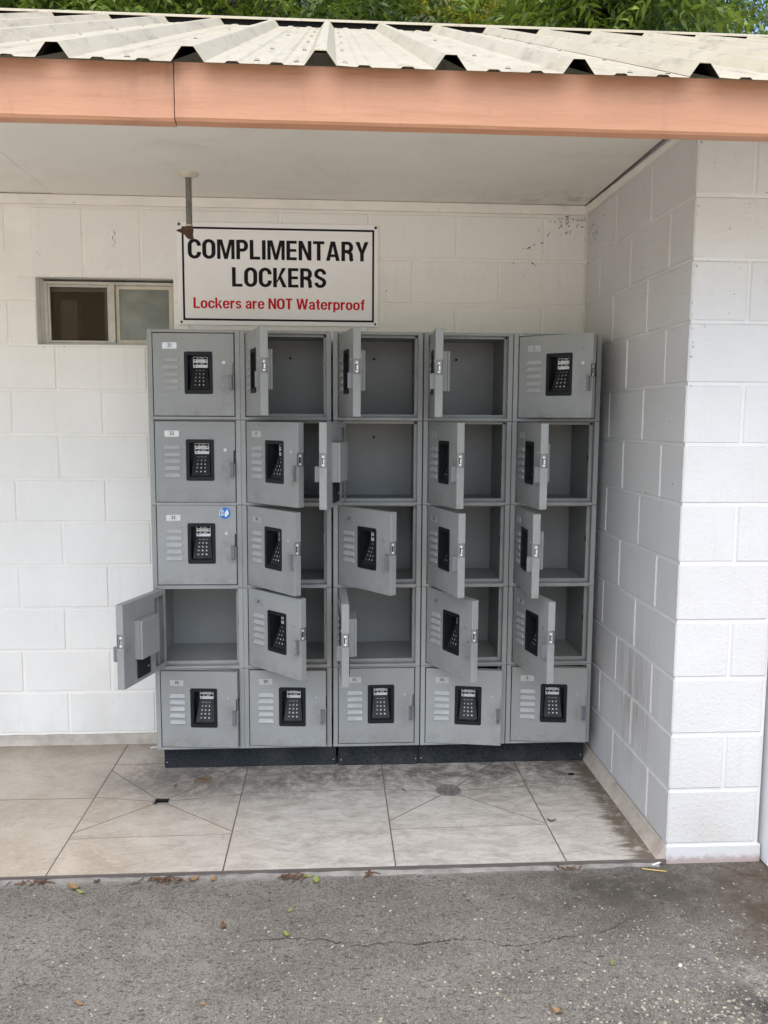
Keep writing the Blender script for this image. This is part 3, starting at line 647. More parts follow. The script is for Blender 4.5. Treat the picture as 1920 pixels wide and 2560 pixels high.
# ------------------------------------------------------------------ sign
SX0, SX1, SZ0, SZ1 = -1.885, -.9735, 1.9255, 2.3815
sg = thing('wall_sign', ((SX0 + SX1) / 2, -.004, (SZ0 + SZ1) / 2), 'white sign with black border reading complimentary lockers, not waterproof', 'sign')
ox, oz = (SX0 + SX1) / 2, (SZ0 + SZ1) / 2
m = MB(); m.cbox(SX0 - ox, SX1 - ox, -.004, .003, SZ0 - oz, SZ1 - oz, .001); m.build('panel', MSIGN, sg)
def rc(x0, x1, z0, z1): return [(x0 - ox, z0 - oz), (x1 - ox, z0 - oz), (x1 - ox, z1 - oz), (x0 - ox, z1 - oz)]
m = MB(); m.ring(rc(-1.8625, -.993, 1.9455, 2.3595), rc(-1.8535, -1.002, 1.9545, 2.3505), 'y', -.0046, -.0038); m.build('border', MPRINTK, sg)
# condensed bold lettering drawn stroke by stroke, capitals one unit high
def arc(cx, cy, rx, ry, a0, a1, n=14): return [(cx + rx * math.cos(R(a0 + (a1 - a0) * i / n)), cy + ry * math.sin(R(a0 + (a1 - a0) * i / n))) for i in range(n + 1)]
def spline(p, n=6):
    o = []
    for i in range(len(p) - 1):
        p0, p1, p2, p3 = (Vector(p[max(0, min(len(p) - 1, i + k))]) for k in (-1, 0, 1, 2))
        for q in range(n):
            t = q / n; o.append(tuple(.5 * ((2 * p1) + (p2 - p0) * t + (2 * p0 - 5 * p1 + 4 * p2 - p3) * t * t + (3 * p1 - p0 - 3 * p2 + p3) * t ** 3)))
    return o + [p[-1]]
def bx(x0, x1, y0, y1): return ('f', [(x0, y0), (x1, y0), (x1, y1), (x0, y1)])
def st(p, wv=.19, wh=.15): return ('s', p, wv, wh)
xo = arc(.28, .47, .195, .20, 0, 180) + arc(.28, .27, .195, .20, 180, 360) + [(.475, .47)]
GL = {
 'O': (.66, [st(arc(.33, .675, .235, .25, 0, 180) + arc(.33, .325, .235, .25, 180, 360) + [(.565, .675)])]),
 'C': (.65, [st(arc(.33, .675, .235, .25, -4, 180) + arc(.33, .325, .235, .25, 180, 364))]),
 'M': (.89, [('f', [(0, 0), (0, 1), (.265, 1), (.445, .30), (.625, 1), (.89, 1), (.89, 0), (.72, 0), (.72, .74), (.53, 0), (.36, 0), (.17, .74), (.17, 0)])]),
 'P': (.60, [bx(0, .19, 0, 1), st([(.10, .925)] + arc(.33, .70, .175, .225, 90, -90) + [(.10, .475)])]),
 'L': (.54, [bx(0, .19, 0, 1), bx(.19, .53, 0, .15)]), 'I': (.19, [bx(0, .19, 0, 1)]),
 'E': (.54, [bx(0, .19, 0, 1), bx(.19, .53, 0, .15), bx(.19, .51, .43, .575), bx(.19, .53, .85, 1)]),
 'N': (.66, [('f', [(0, 0), (0, 1), (.20, 1), (.475, .37), (.475, 1), (.66, 1), (.66, 0), (.465, 0), (.185, .64), (.185, 0)])]),
 'T': (.58, [bx(0, .58, .85, 1), bx(.195, .385, 0, .85)]),
 'A': (.71, [('f', [(0, 0), (.245, 1), (.465, 1), (.71, 0), (.515, 0), (.355, .76), (.195, 0)]), bx(.19, .52, .20, .335)]),
 'R': (.64, [bx(0, .19, 0, 1), st([(.10, .925)] + arc(.33, .71, .18, .215, 90, -90) + [(.10, .495)]), st(spline([(.30, .47), (.44, .42), (.495, .30), (.505, .12), (.545, 0)]), .185, .15)]),
 'Y': (.68, [('f', [(0, 1), (.21, 1), (.34, .60), (.47, 1), (.68, 1), (.435, .40), (.435, 0), (.245, 0), (.245, .40)])]),
 'K': (.68, [bx(0, .19, 0, 1), ('f', [(.19, .34), (.455, 1), (.67, 1), (.36, .48), (.20, .22)]), ('f', [(.27, .53), (.385, .66), (.70, 0), (.49, 0)])]),
 'S': (.62, [st(arc(.31, .715, .215, .21, -4, 185, 14) + spline([(.10, .655), (.15, .585), (.31, .50), (.465, .415), (.52, .335)], 4)[1:-1] + arc(.31, .285, .215, .21, 10, -176, 14), .18, .15)]),
 'W': (1.0, [('f', [(0, 1), (.19, 1), (.285, .34), (.405, 1), (.595, 1), (.715, .34), (.81, 1), (1.0, 1), (.82, 0), (.62, 0), (.5, .66), (.38, 0), (.18, 0)])]),
 'o': (.56, [st(xo, .17, .135)]),
 'c': (.53, [st(arc(.28, .47, .195, .20, 0, 180) + arc(.28, .27, .195, .20, 180, 360), .17, .135)]),
 'k': (.57, [bx(0, .17, 0, 1), ('f', [(.17, .28), (.36, .74), (.56, .74), (.29, .36), (.18, .20)]), ('f', [(.23, .43), (.345, .50), (.59, 0), (.395, 0)])]),
 'e': (.56, [st(spline([(.475, .40), (.475, .47)], 2) + arc(.28, .47, .195, .20, 0, 180)[1:] + arc(.28, .27, .195, .20, 180, 350), .165, .135), bx(.10, .55, .335, .44)]),
 'r': (.37, [bx(0, .17, 0, .74), st(spline([(.09, .46), (.14, .58), (.23, .645), (.37, .655)]), .16, .15)]),
 's': (.50, [st(arc(.25, .525, .16, .145, 0, 185, 10) + spline([(.10, .47), (.14, .43), (.25, .375), (.37, .31), (.41, .26)], 3)[1:-1] + arc(.25, .215, .165, .145, 8, -176, 10), .16, .13)]),
 'a': (.53, [bx(.355, .52, 0, .52), st(spline([(.085, .50), (.12, .61), (.26, .672), (.39, .62), (.437, .50)]), .16, .135), st(spline([(.40, .40), (.25, .375), (.115, .30), (.085, .2), (.13, .09), (.23, .065), (.34, .11), (.40, .20)]), .15, .125)]),
 't': (.35, [st(spline([(.18, .95), (.18, .3), (.19, .15), (.24, .075), (.35, .065)]), .17, .13), bx(0, .34, .615, .74)]),
 'p': (.57, [bx(0, .165, -.22, .74), st([(x + .01, y) for x, y in xo], .165, .135)]),
 'f': (.35, [st(spline([(.36, .93), (.27, .93), (.20, .87), (.18, .75), (.18, 0)]), .17, .14), bx(0, .34, .615, .74)]),
 ' ': (.20, [])}
def grotesk(m, s_, x0, x1, zb, cap, y, mi=0, gap=.085):
    tot = sum(GL[c][0] for c in s_) + gap * (len(s_) - 1); kx = (x1 - x0) / tot; x = 0; q = 0
    for c in s_:
        for el in GL[c][1]:
            q = (q + 1) % 5; yy = y - q * .00006
            P2 = lambda p: (x0 + (x + p[0]) * kx, yy, zb + p[1] * cap)
            if el[0] == 'f': m.add([P2(p) for p in el[1]], [tuple(range(len(el[1])))], mi)
            else:
                p = [el[1][0]] + [b for a, b in zip(el[1][:-1], el[1][1:]) if math.dist(a, b) > 1e-4]
                closed = math.dist(p[0], p[-1]) < .02
                if closed: p = p[:-1]
                n = len(p); o = []
                for i in range(n):
                    a = p[(i - 1) % n] if closed or i else p[0]; b = p[(i + 1) % n] if closed or i < n - 1 else p[-1]
                    d = (Vector(b) - Vector(a)).normalized(); h = (el[2] * abs(d.y) ** 2 + el[3] * abs(d.x) ** 2) * .535
                    nv = Vector((-d.y, d.x)) * h; o += [P2((p[i][0] + nv.x, p[i][1] + nv.y)), P2((p[i][0] - nv.x, p[i][1] - nv.y))]
                m.add(o, [(2 * i, 2 * i + 1, (2 * i + 3) % (2 * n), (2 * i + 2) % (2 * n)) for i in range(n if closed else n - 1)], mi)
        x += GL[c][0] + gap
m = MB(); grotesk(m, 'COMPLIMENTARY', -1.836 - ox, -1.019 - ox, 2.2195 - oz, .0862, -.0047); m.build('lettering', MPRINTK, sg)
m = MB(); grotesk(m, 'LOCKERS', -1.640 - ox, -1.2125 - ox, 2.0980 - oz, .0862, -.0047); m.build('lettering', MPRINTK, sg)
m = MB(); grotesk(m, 'Lockers are NOT Waterproof', -1.8155 - ox, -1.0365 - ox, 1.9998 - oz, .0482, -.0047, 0, .07); m.build('lettering', MPRINTR, sg)
gm = MB(); gm.ring([(.0085 * math.cos(a), .0085 * math.sin(a)) for a in np.linspace(0, 2 * math.pi, 15)[:-1]], [(.0055 * math.cos(a), .0055 * math.sin(a)) for a in np.linspace(0, 2 * math.pi, 15)[:-1]], 'y', -.0062, -.0038, 0)
gm.cyl((0, 0), .0056, 'y', -.0052, -.0036, 14, 1); gme = gm.mesh('grommet', [MZINC, MDARKGAP])
for x, z in ((-1.8735, 2.3695), (-.9865, 2.3695), (-1.8705, 1.9375), (-.9865, 1.9375)): link('grommet', gme, sg, (x - ox, 0, z - oz))

# ------------------------------------------------------------------ lockers
CX = [-1.947, -1.568, -1.182, -.799, -.4175]; CW = .3785
RZ = [(1.865, 1.496), (1.4945, 1.138), (1.1365, .781), (.7795, .428), (.4265, .067)]
DC = [1.6805, 1.3205, .9655, .6115, .2500]          # door centre heights
YF = -.39; DWd, DHt, DT = .331, .1685, .030          # door width, half height, thickness
HXO = .0235                                          # hinge offset from the left side
ANG = {(0, 1): 74.5, (0, 2): 80.5, (0, 3): 93, (0, 4): 41, (1, 1): 47, (1, 2): 103.5, (1, 3): 77, (1, 4): 86.5, (2, 1): 50.5, (2, 2): 51.5, (2, 3): 75, (2, 4): 90.5,
       (3, 0): 107.5, (3, 1): 45.5, (3, 2): 88.5, (3, 3): 63, (3, 4): 77.5, (4, 0): 5.5, (4, 1): 4.5, (4, 3): 9.5, (4, 4): 6.5}

def body_mesh(r):
    zt, zb = RZ[r]; c = DC[r]; m = MB(); t = .0015; D = .375
    ot, ob = c + DHt + .0038 - zb, c - DHt - .0038 - zb       # opening top, bottom (from box bottom)
    H = zt - zb; xl, xr = HXO - .0036, HXO + DWd + .0036
    # shell
    m.box(0, t, 0.0205, D, 0, H); m.box(CW - t, CW, .0205, D, 0, H); m.box(t, CW - t, .0205, D, 0, t); m.box(t, CW - t, .0205, D, H - t, H); m.box(t, CW - t, D - t, D, t, H - t)
    # front face frame, folded sheet
    m.cbox(0, xl, 0, .0205, 0, H, .0012); m.cbox(xr, CW, 0, .0205, 0, H, .0012)
    m.cbox(xl, xr, .0005, .0205, ot, H, .0012); m.cbox(xl, xr, .0005, .0205, 0, ob, .0012)
    # inner stops behind the door: right jamb, sill lip, head
    m.cbox(xr - .012, xr + .006, .034, .046, ob, ot, .001); m.box(xr + .003, xr + .006, .0205, .034, ob, ot)
    m.cbox(xl, xr - .012, .034, .046, ob - .004, ob + .014, .001); m.box(xl, xr, .0205, .034, ob - .004, ob)
    m.box(xl, xr, .034, .037, ot - .010, ot + .002); m.box(xl, xl + .002, .0205, .05, ob, ot)
    # floor and side liners
    m.box(.010, .0115, .046, D - .003, ob, ot + .004); m.box(CW - .0125, CW - .011, .046, D - .003, ob, ot + .004); m.box(.01, CW - .011, .046, D - .003, ob - .0015, ob)
    m.box(.01, CW - .011, .046, D - .003, ot + .004, ot + .0055)
    return m.mesh('body', MLOCK), ob, ot
bodies = [body_mesh(r) for r in range(5)]

PD = .052
# door, local frame: x from hinge, y 0 = front face, z 0 = centre
ND0, ND1 = -.0055, .0485                              # latch notch
m = MB(); PX0, PX1, PZ0, PZ1 = .135, .236, -.071, .088   # keypad cut-out
hh = DHt
# front skin round the keypad cut-out, with returns
m.ring([(0, -hh), (DWd - .002, -hh), (DWd - .002, hh), (0, hh)], [(PX0, PZ0), (PX1, PZ0), (PX1, PZ1), (PX0, PZ1)], 'y', 0, .002)
m.box(.001, DWd - .003, .002, DT, hh - .002, hh - .0003); m.box(.001, DWd - .003, .002, DT, -hh + .0003, -hh + .002); m.box(.0005, .002, .002, DT, -hh + .001, hh - .001)
for a, b in ((-hh, ND0), (ND1, hh)): m.cbox(DWd - .004, DWd, -.0003, DT, a, b, .0016)
m.box(DWd - .010, DWd - .0075, .002, DT - .004, ND0 - .004, ND1 + .004); m.box(DWd - .0075, DWd - .001, .0, .002, ND0, ND1)
# back liner with the open channel by the hinge
m.box(.088, PX0 - .006, DT - .0018, DT - .0003, -hh + .002, hh - .002); m.box(PX0 - .006, PX1 + .006, DT - .0018, DT - .0003, -hh + .002, PZ0 - .001); m.box(PX0 - .006, PX1 + .006, DT - .0018, DT - .0003, PZ1 + .001, hh - .002); m.box(PX1 + .006, DWd - .0045, DT - .0018, DT - .0003, -hh + .002, hh - .002)
m.box(.002, .016, DT - .0018, DT - .0003, -hh + .002, hh - .002); m.box(.016, .088, DT - .0018, DT - .0003, hh - .022, hh - .002); m.box(.016, .088, DT - .0018, DT - .0003, -hh + .002, -hh + .022)
m.box(.040, .046, .008, .022, -hh + .01, hh - .01)
door_me = m.mesh('door', MLOCK)
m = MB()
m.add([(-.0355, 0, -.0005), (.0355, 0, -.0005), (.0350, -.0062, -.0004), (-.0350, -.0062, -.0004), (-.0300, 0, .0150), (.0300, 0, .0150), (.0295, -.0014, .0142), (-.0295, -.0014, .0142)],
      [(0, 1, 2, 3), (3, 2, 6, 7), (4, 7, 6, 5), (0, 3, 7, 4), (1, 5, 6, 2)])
louver_me = m.mesh('louver', MLOUVLIT)
m = MB(); m.ring([(.0062 * math.cos(a), .0062 * math.sin(a)) for a in np.linspace(0, 2 * math.pi, 13)[:-1]], [(.0034 * math.cos(a), .0034 * math.sin(a)) for a in np.linspace(0, 2 * math.pi, 13)[:-1]], 'y', -.0022, .0002)
m.cyl((0, 0), .0036, 'y', -.0008, .0002, 10, 1); m.box(-.0006, .0006, -.0012, -.0006, -.0028, .0028, 1); key_me = m.mesh('keyhole', [MZINC, MPRINTG])
m = MB(); m.prism([(-.0085, 0), (-.0085, -.003), (.001, -.003), (.003, -.019), (.0062, -.020), (.0075, -.0185), (.0075, -.0165), (.0055, -.003), (.0072, 0)], 'z', -.0295, .0295)
m.box(-.008, .006, -.017, -.0005, -.0300, -.0285); m.box(-.008, .006, -.017, -.0005, .0285, .0300); handle_me = m.mesh('handle', MHANDLE)
m = MB(); m.box(-.0012, .0005, -.0095, .0095, -.0235, .0235, 0)
m.box(-.0003, .0012, -.0052, .0048, -.0125, .0085, 1); m.box(.0006, .0022, -.0015, .0044, -.0110, .0060, 2)
for z in (.0145, -.0175): m.cyl((0, z), .0042, 'x', .0, .0022, 10, 3)
latch_me = m.mesh('latch_plate', [MLOCK, MDARKGAP, MZINC, MPRINTW])
m = MB(); m.cbox(.112, .250, PD + .0005, DT + .034, -.068, .090, .003); m.box(.112, .136, DT, PD + .001, -.067, .089); m.box(.235, .250, DT, PD + .001, -.067, .089); m.box(.136, .235, DT, PD + .001, .0835, .089); m.box(.136, .235, DT, PD + .001, -.067, -.0655); house_me = m.mesh('lock_housing', MLOCK)
m = MB(); m.cbox(.140, .238, DT, DT + .007, -.152, -.0685, .003); m.cyl((.162, -.118), .004, 'y', DT + .007, DT + .0085, 10, 1); batt_me = m.mesh('battery_cover', [MBLACK, MZINC])
# keypad: bezel, pocket, sloped pad
m = MB(); m.ring(rrect(.127, .243, -.079, .0945, .0065), rrect(.1405, .2305, -.0625, .080, .003), 'y', -.0028, .004)
m.box(.1385, .1405, .003, PD, -.0645, .082); m.box(.2305, .2325, .003, PD, -.0645, .082); m.box(.1385, .2325, .003, PD, .080, .082); m.box(.1385, .2325, .003, PD, -.0645, -.0625)
m.box(.1385, .2325, PD - .002, PD, -.0645, .082); bez_me = m.mesh('keypad', MBLACK)
def on_pad(u, w, h):       # u across, w 0 bottom..1 top, h proud
    y = .010 + (.046 - .010) * w; z = -.058 + (.030 + .058) * w
    nrm = Vector((0, -(.088), .036)).normalized(); return (.1855 + u * (1 - .22 * w), y + nrm.y * h, z + nrm.z * h)
m = MB(); P = [on_pad(u, w, 0) for w in (0, 1) for u in (-.0405, .0405)]
B = [(p[0], PD - .002, p[2]) for p in P]; B[0] = (P[0][0], PD - .002, -.062); B[1] = (P[1][0], PD - .002, -.062)
m.add(P + B, [(0, 1, 3, 2), (0, 2, 6, 4), (1, 5, 7, 3), (0, 4, 5, 1), (2, 3, 7, 6)]); m.add([(.145, .004, -.062), (.226, .004, -.062), (.226, .010, -.058), (.145, .010, -.058)], [(0, 1, 2, 3)])
pad_me = m.mesh('pad', MKEYPAD)
m = MB(); kk = '123456789*0#'
for i in range(12):
    u = (-1 + i % 3) * .0178; w = .70 - .175 * (i // 3); c = [on_pad(u + a * .0062, w + b * .048, h) for h in (.0002, .0042) for b in (-1, 1) for a in (-1, 1)]
    m.add(c, [(4, 5, 7, 6), (0, 4, 6, 2), (1, 3, 7, 5), (0, 1, 5, 4), (2, 6, 7, 3)], 0)
    v, f = text_faces(kk[i], .02); xs_ = [a for a, b in v]; ys_ = [b for a, b in v]; ax, ay = (min(xs_) + max(xs_)) / 2, (min(ys_) + max(ys_)) / 2
    m.add([on_pad(u + (a - ax) * .0095, w + (b - ay) * .088, .0046) for a, b in v], f, 1)
for i in range(3): m.add([on_pad((-1 + i) * .0178 + a, w, .0004) for a, w in ((-.006, .868), (.006, .868), (.006, .885), (-.006, .885))], [(0, 1, 2, 3)], 2)
keys_me = m.mesh('keys', [MKEYS, MPRINTW, MPRINTG])
m = MB(); yl = PD - .0022; lx0, lx1, lz0, lz1 = .1555, .2155, .0315, .0765
m.prism(rrect(lx0, lx1, lz0, lz1, .002, 2), 'y', yl - .0006, yl, 0)
yq = yl - .0009
def ql(x0, x1, z0, z1, mi, d=0): m.add([(x0, yq - d, z0), (x1, yq - d, z0), (x1, yq - d, z1), (x0, yq - d, z1)], [(0, 1, 2, 3)], mi)
ql(lx0 + .002, lx1 - .002, lz1 - .0105, lz1 - .002, 1); ql(lx0 + .002, lx1 - .002, lz1 - .033, lz1 - .0245, 1)
put_text_c(m, 'LOCK', .192, lz1 - .0088, .0050, yq - .0003, 2, .02, 1.0); put_text_c(m, 'OPEN', .192, lz1 - .0313, .0050, yq - .0003, 2, .02, 1.0)
ql(.172, .177, lz1 - .0088, lz1 - .0055, 2, .0003); m.ring([(.1745 + .002 * math.cos(a), lz1 - .0052 + .002 * math.sin(a)) for a in np.linspace(0, math.pi, 8)], [(.1745 + .0012 * math.cos(a), lz1 - .0052 + .0012 * math.sin(a)) for a in np.linspace(0, math.pi, 8)], 'y', yq - .0004, yq - .0001, 2)
ql(.170, .1755, lz1 - .0310, lz1 - .0278, 2, .0003)
for x in (.1615, .2055): ql(x, x + .005, lz1 - .0185, lz1 - .0135, 1)
ql(.1615, .1665, lz1 - .0410, lz1 - .0360, 1)
for i in range(4):
    ql(.1715 + i * .0075, .1755 + i * .0075, lz1 - .0166, lz1 - .0152, 3); ql(.1705 + i * .0075, .1745 + i * .0075, lz1 - .0392, lz1 - .0378, 3)
ql(.176, .198, lz1 - .0215, lz1 - .0200, 3)
label_me = m.mesh('instruction_label', [MPRINTW, MPRINTK, MPRINTW, MPRINTG])
def plate_mesh(n):
    m = MB(); m.prism(rrect(-.0295, .0295, -.0130, .0130, .003, 2), 'y', -.0012, .0001, 0)
    s = str(n)
    for q, sx in enumerate((-.00025, .00025)): put_text_c(m, s, sx, -.0042, .0132, -.0015 - q * .00008, 1, .01, 1.0)
    m.add([(-.014, -.0015, -.0095), (.014, -.0015, -.0095), (.014, -.0015, -.0083), (-.014, -.0015, -.0083)], [(0, 1, 2, 3)], 2)
    for x in (-.0235, .0235): m.cyl((x, -.001), .0028, 'y', -.0024, -.0010, 8, 3)
    return m.mesh('number_plate', [MPLATE, MPRINTK, MPRINTG, MZINC])
strike = MB(); strike.cbox(-.012, -.003, .012, .034, -.022, .022, .0015, 0); strike.box(-.0135, -.011, .016, .026, -.014, .010, 1); strike_me = strike.mesh('strike', [MLOCK, MDARKGAP])
peg = MB(); peg.cyl((0, 0), .0055, 'y', -.012, 0, 8); peg_me = peg.mesh('coat_peg', MBLACK)

NUM = [[21 - 5 * c + r for c in range(5)] for r in range(5)]
LAB = {
 21: 'closed grey locker with number plate 21, top of the left column', 22: 'closed grey locker with number plate 22 under locker 21',
 23: 'closed grey locker 23 with round blue sticker on its door', 24: 'empty grey locker with door flung left past the white wall',
 25: 'nearly closed grey locker with number plate 25 at bottom left',
 16: 'open dark locker just right of locker 21, door jutting forward below the sign', 17: 'half open grey locker with dull plate 17, right of locker 22',
 19: 'half open grey locker directly above closed locker 20',
 20: 'slightly ajar bottom row locker 20, right beside locker 25',
 11: 'open top row locker in the middle column, door jutting forward', 12: 'wide open middle locker whose door shows its inside and black battery cover',
 13: 'half open middle locker with keypad showing, below the locker showing its door inside', 14: 'open middle locker with door edge hanging over number 15',
 15: 'closed grey locker with number plate 15 in the bottom row middle',
 6: 'open top row locker with door seen edge on, left of locker 1', 7: 'open second row locker, fourth column, keypad side turned to the left',
 8: 'open third row locker, fourth column, under a similar open locker', 9: 'half open grey locker directly above locker 10',
 10: 'ajar bottom row locker 10 between lockers 15 and 5',
 1: 'partly open grey locker with plate 1 at top right', 2: 'open right column locker below locker 1, narrow view of its keypad',
 3: 'open right column locker in the middle row with door almost edge on', 4: 'open right column locker directly above locker 5',
 5: 'nearly closed grey locker with number plate 5 at bottom right corner'}
LAB[18] = 'half open third row locker beside blue stickered locker 23'
peg_rows = (0,)
for c in range(5):
    for r in range(5):
        num = NUM[r][c]; zt, zb = RZ[r]; bme, ob, ot = bodies[r]
        L = thing('locker', (CX[c], YF, zb), LAB[num], 'locker', 'grey keypad lockers stacked in five columns')
        link('body', bme, L)
        a = -R(ANG.get((r, c), 0.0)); hz = DC[r] - zb
        jz = random.uniform(-.001, .001); a += R(random.uniform(-.35, .1)); tl = R(random.uniform(-.22, .22))
        Dr = link('door', door_me, L, (HXO, 0, hz + jz), (0, tl, a))
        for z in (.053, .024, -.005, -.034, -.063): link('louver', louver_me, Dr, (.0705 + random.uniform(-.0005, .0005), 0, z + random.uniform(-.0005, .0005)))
        link('keyhole', key_me, Dr, (.289, 0, .051)); link('handle', handle_me, Dr, (.3165, 0, -.0315))
        link('latch_plate', latch_me, Dr, (DWd - .0062, DT / 2, (ND0 + ND1) / 2))
        link('number_plate', plate_mesh(num), Dr, (.0685 + random.uniform(-.0015, .0015), 0, .118 + random.uniform(-.001, .001)), (0, R(random.uniform(-2, 2)), 0))
        K = link('keypad', bez_me, L, (HXO, 0, hz + jz), (0, tl, a))
        link('pad', pad_me, K); link('keys', keys_me, K); link('instruction_label', label_me, K)
        if (r, c) in ANG:
            link('lock_housing', house_me, Dr); link('battery_cover', batt_me, Dr)
            link('strike', strike_me, L, (HXO + DWd + .0025, 0.018, hz + .0215))
            link('coat_peg', peg_me, L, (.19, .3735, ot - .075))
        if num == 23:
            m = MB(); m.cyl((0, 0), .0242, 'y', -.0006, .0002, 32, 0)
            m.add([(-.0015, -.0009, -.0005), (.010, -.0009, .0175), (.0175, -.0009, -.002), (.0035, -.0009, -.0170), (-.0005, -.0009, -.0120)], [(0, 1, 2, 3, 4)], 1)
            m.add([(-.0015, -.0012, -.0005), (.0100, -.0012, .0010), (.0175, -.0012, -.002), (.0102, -.0012, -.0004)], [(0, 1, 2, 3)], 3)
            m.add([(-.0175, -.0009, -.009), (-.005, -.0009, -.009), (-.004, -.0009, .011), (-.0155, -.0009, .012)], [(0, 1, 2, 3)], 1)
            for i in range(3): m.add([(-.015 + i * .0035, -.0012, -.006), (-.0132 + i * .0035, -.0012, -.006), (-.0125 + i * .0035, -.0012, .008), (-.0143 + i * .0035, -.0012, .008)], [(0, 1, 2, 3)], 2)
            ar = np.linspace(R(115), R(215), 10)
            m.add([(.0238 * math.cos(t), -.0009, .0238 * math.sin(t)) for t in ar] + [(.0215 * math.cos(t), -.0009, .0215 * math.sin(t)) for t in ar[::-1]], [tuple(range(20))], 1)
            st = link('round_sticker', m.mesh('round_sticker', [MBLUE, MPRINTW, MPRINTK, MPRINTG]), Dr, (.284, 0, .137))

PB = [(-1.933, -1.170, 'charcoal carpeted plinth under the two left locker columns', -.312, .002), (-1.160, -.800, 'short charcoal plinth under the middle locker column', -.322, 0), (-.7985, -.040, 'charcoal carpeted plinth under the two right locker columns', -.317, -.002)]
for x0, x1, lb, yf, dz in PB:
    p = thing('plinth', ((x0 + x1) / 2, yf, ZF), lb, 'plinth', 'charcoal plinths under the lockers'); h = (x1 - x0) / 2
    m = MB(); m.cbox(-h, h, 0, .29, .001, .1155, .003); m.build('carpet_box', MCARP, p)
    m = MB()
    for sx in (-1, 1):
        for z in (.028, .095): m.cyl((sx * (h - .012), z), .0032, 'y', -.0015, .0005, 8)
    m.build('screw', MZINC, p)

# ------------------------------------------------------------------ litter, stones, specks
def leaf_mesh(name, L, Wd, mat, curl, seed, lobes=0):
    r = random.Random(seed); m = MB(); n = 6; vs = []
    for i in range(n + 1):
        t = i / n; w = Wd * math.sin(math.pi * min(1, t * .93 + .035)) ** .8 * (1 + lobes * r.uniform(-.5, .5)); x = (t - .5) * L
        z = curl * (abs(t - .5) * 2) ** 2 * L * .5
        vs += [(x, -w / 2, z + abs(curl) * Wd * .5 + r.uniform(0, .003)), (x, r.uniform(-.08, .08) * Wd, z + .0008), (x, w / 2, z + abs(curl) * Wd * .4 + r.uniform(0, .003))]
    m.add(vs, [(3 * i + k, 3 * i + k + 1, 3 * i + k + 4, 3 * i + k + 3) for i in range(n) for k in (0, 1)])
    m.tube([(-L * .5, 0, curl * L * .5 + .001), (-L * .72, .002, .002)], .0008, 4)
    return m.mesh(name, mat)
LEAF = [  # x, y, length, width, material, label, name
 (-2.052, -1.232, .075, .034, MDRY2, 'largest brown curled leaf on asphalt at left by tile edge', 'dry_leaf'),
 (-2.02, -1.262, .05, .018, MGREENL, 'faded green leaf just below the largest brown curled leaf', 'green_leaf'),
 (-1.985, -1.197, .045, .025, MDRY, 'dark brown leaf tucked against tile edge right of the big leaf', 'dry_leaf'),
 (-1.661, -1.205, .055, .030, MDRY2, 'tan leaf standing against tile edge, left one of a pair', 'dry_leaf'),
 (-1.592, -1.203, .050, .026, MDRY2, 'tan leaf against tile edge, right one of a pair', 'dry_leaf'),
 (-1.273, -1.203, .055, .022, MGREENL, 'bright green leaf upright beside the tile edge', 'green_leaf'),
 (-1.243, -1.231, .045, .024, MGREENL, 'bright green leaf flat on asphalt near tile edge', 'green_leaf'),
 (-1.328, -1.526, .040, .026, MGREENL, 'yellow green leaf beside the crack in the asphalt', 'green_leaf'),
 (-1.321, -1.404, .032, .015, MGREENL, 'small yellow green leaf between tile edge and crack', 'green_leaf'),
 (-1.522, -1.478, .045, .024, MDRY, 'crumpled brown leaf alone on asphalt left of crack', 'dry_leaf'),
 (-.588, -1.900, .045, .026, MDRY2, 'orange tan leaf at bottom right of the asphalt', 'dry_leaf'),
 (-1.865, -1.800, .032, .018, MDRY2, 'small tan leaf at bottom left of the asphalt', 'dry_leaf'),
 (-1.535, -1.818, .026, .016, MDRY2, 'tiny tan leaf at bottom centre left of the asphalt', 'dry_leaf'),
 (-.376, -1.711, .030, .012, MGREENL, 'thin yellow leaf on asphalt at lower right', 'green_leaf'),
 (-.338, -.888, .045, .020, MDRY, 'dark curled leaf lying on the tiles right of round drain', 'dry_leaf'),
 (-.886, -.585, .028, .010, MDRY, 'small brown leaf on tiles left of the round drain', 'dry_leaf'),
 (-1.849, -.500, .030, .014, MDRY, 'black leaf scrap on tiles behind the square drain', 'dry_leaf')]
for i, (x, y, L_, w_, mt, lb, nm) in enumerate(LEAF):
    zb = ZF + .001 if y > -1.18 else ZG + .001
    tag(link(nm, leaf_mesh(nm, L_ * .74, w_ * .74, mt, random.uniform(.2, .55), i, .5), None, (x, y, zb), (random.uniform(-.3, .3), random.uniform(-.2, .2), random.uniform(0, 6.28))), lb, 'leaf', 'fallen leaves on the ground')
def clump(x, y, n, spread, lb):
    m = MB()
    for i in range(n):
        a = random.uniform(0, 6.28); l = random.uniform(.012, .034); px, py = random.gauss(0, spread), random.gauss(0, .008); z = random.uniform(.001, .010)
        dx, dy = math.cos(a) * l / 2, math.sin(a) * l / 2; w = random.uniform(.001, .0035)
        m.add([(px - dx, py - dy - w, z), (px + dx, py + dy - w, z + .003), (px + dx, py + dy + w, z + .004), (px - dx, py - dy + w, z + .001), (px, py, z + .006)], [(0, 1, 4), (1, 2, 4), (2, 3, 4), (3, 0, 4)])
    o = m.build('leaf_debris', MDRY, None, (x, y, ZG)); tag(o, lb, 'debris', 'heaps of brown leaf debris', 'stuff')
clump(-1.76, -1.207, 48, .036, 'long heap of dark brown leaf debris along tile edge')
clump(-1.325, -1.210, 30, .024, 'heap of reddish debris left of the bright green leaf')
clump(-2.21, -1.202, 28, .04, 'dark debris along tile edge at far left')
clump(-1.06, -1.200, 14, .010, 'little debris heap below tile edge at centre')
clump(-.36, -1.200, 16, .02, 'scattered debris below the right tile joint')
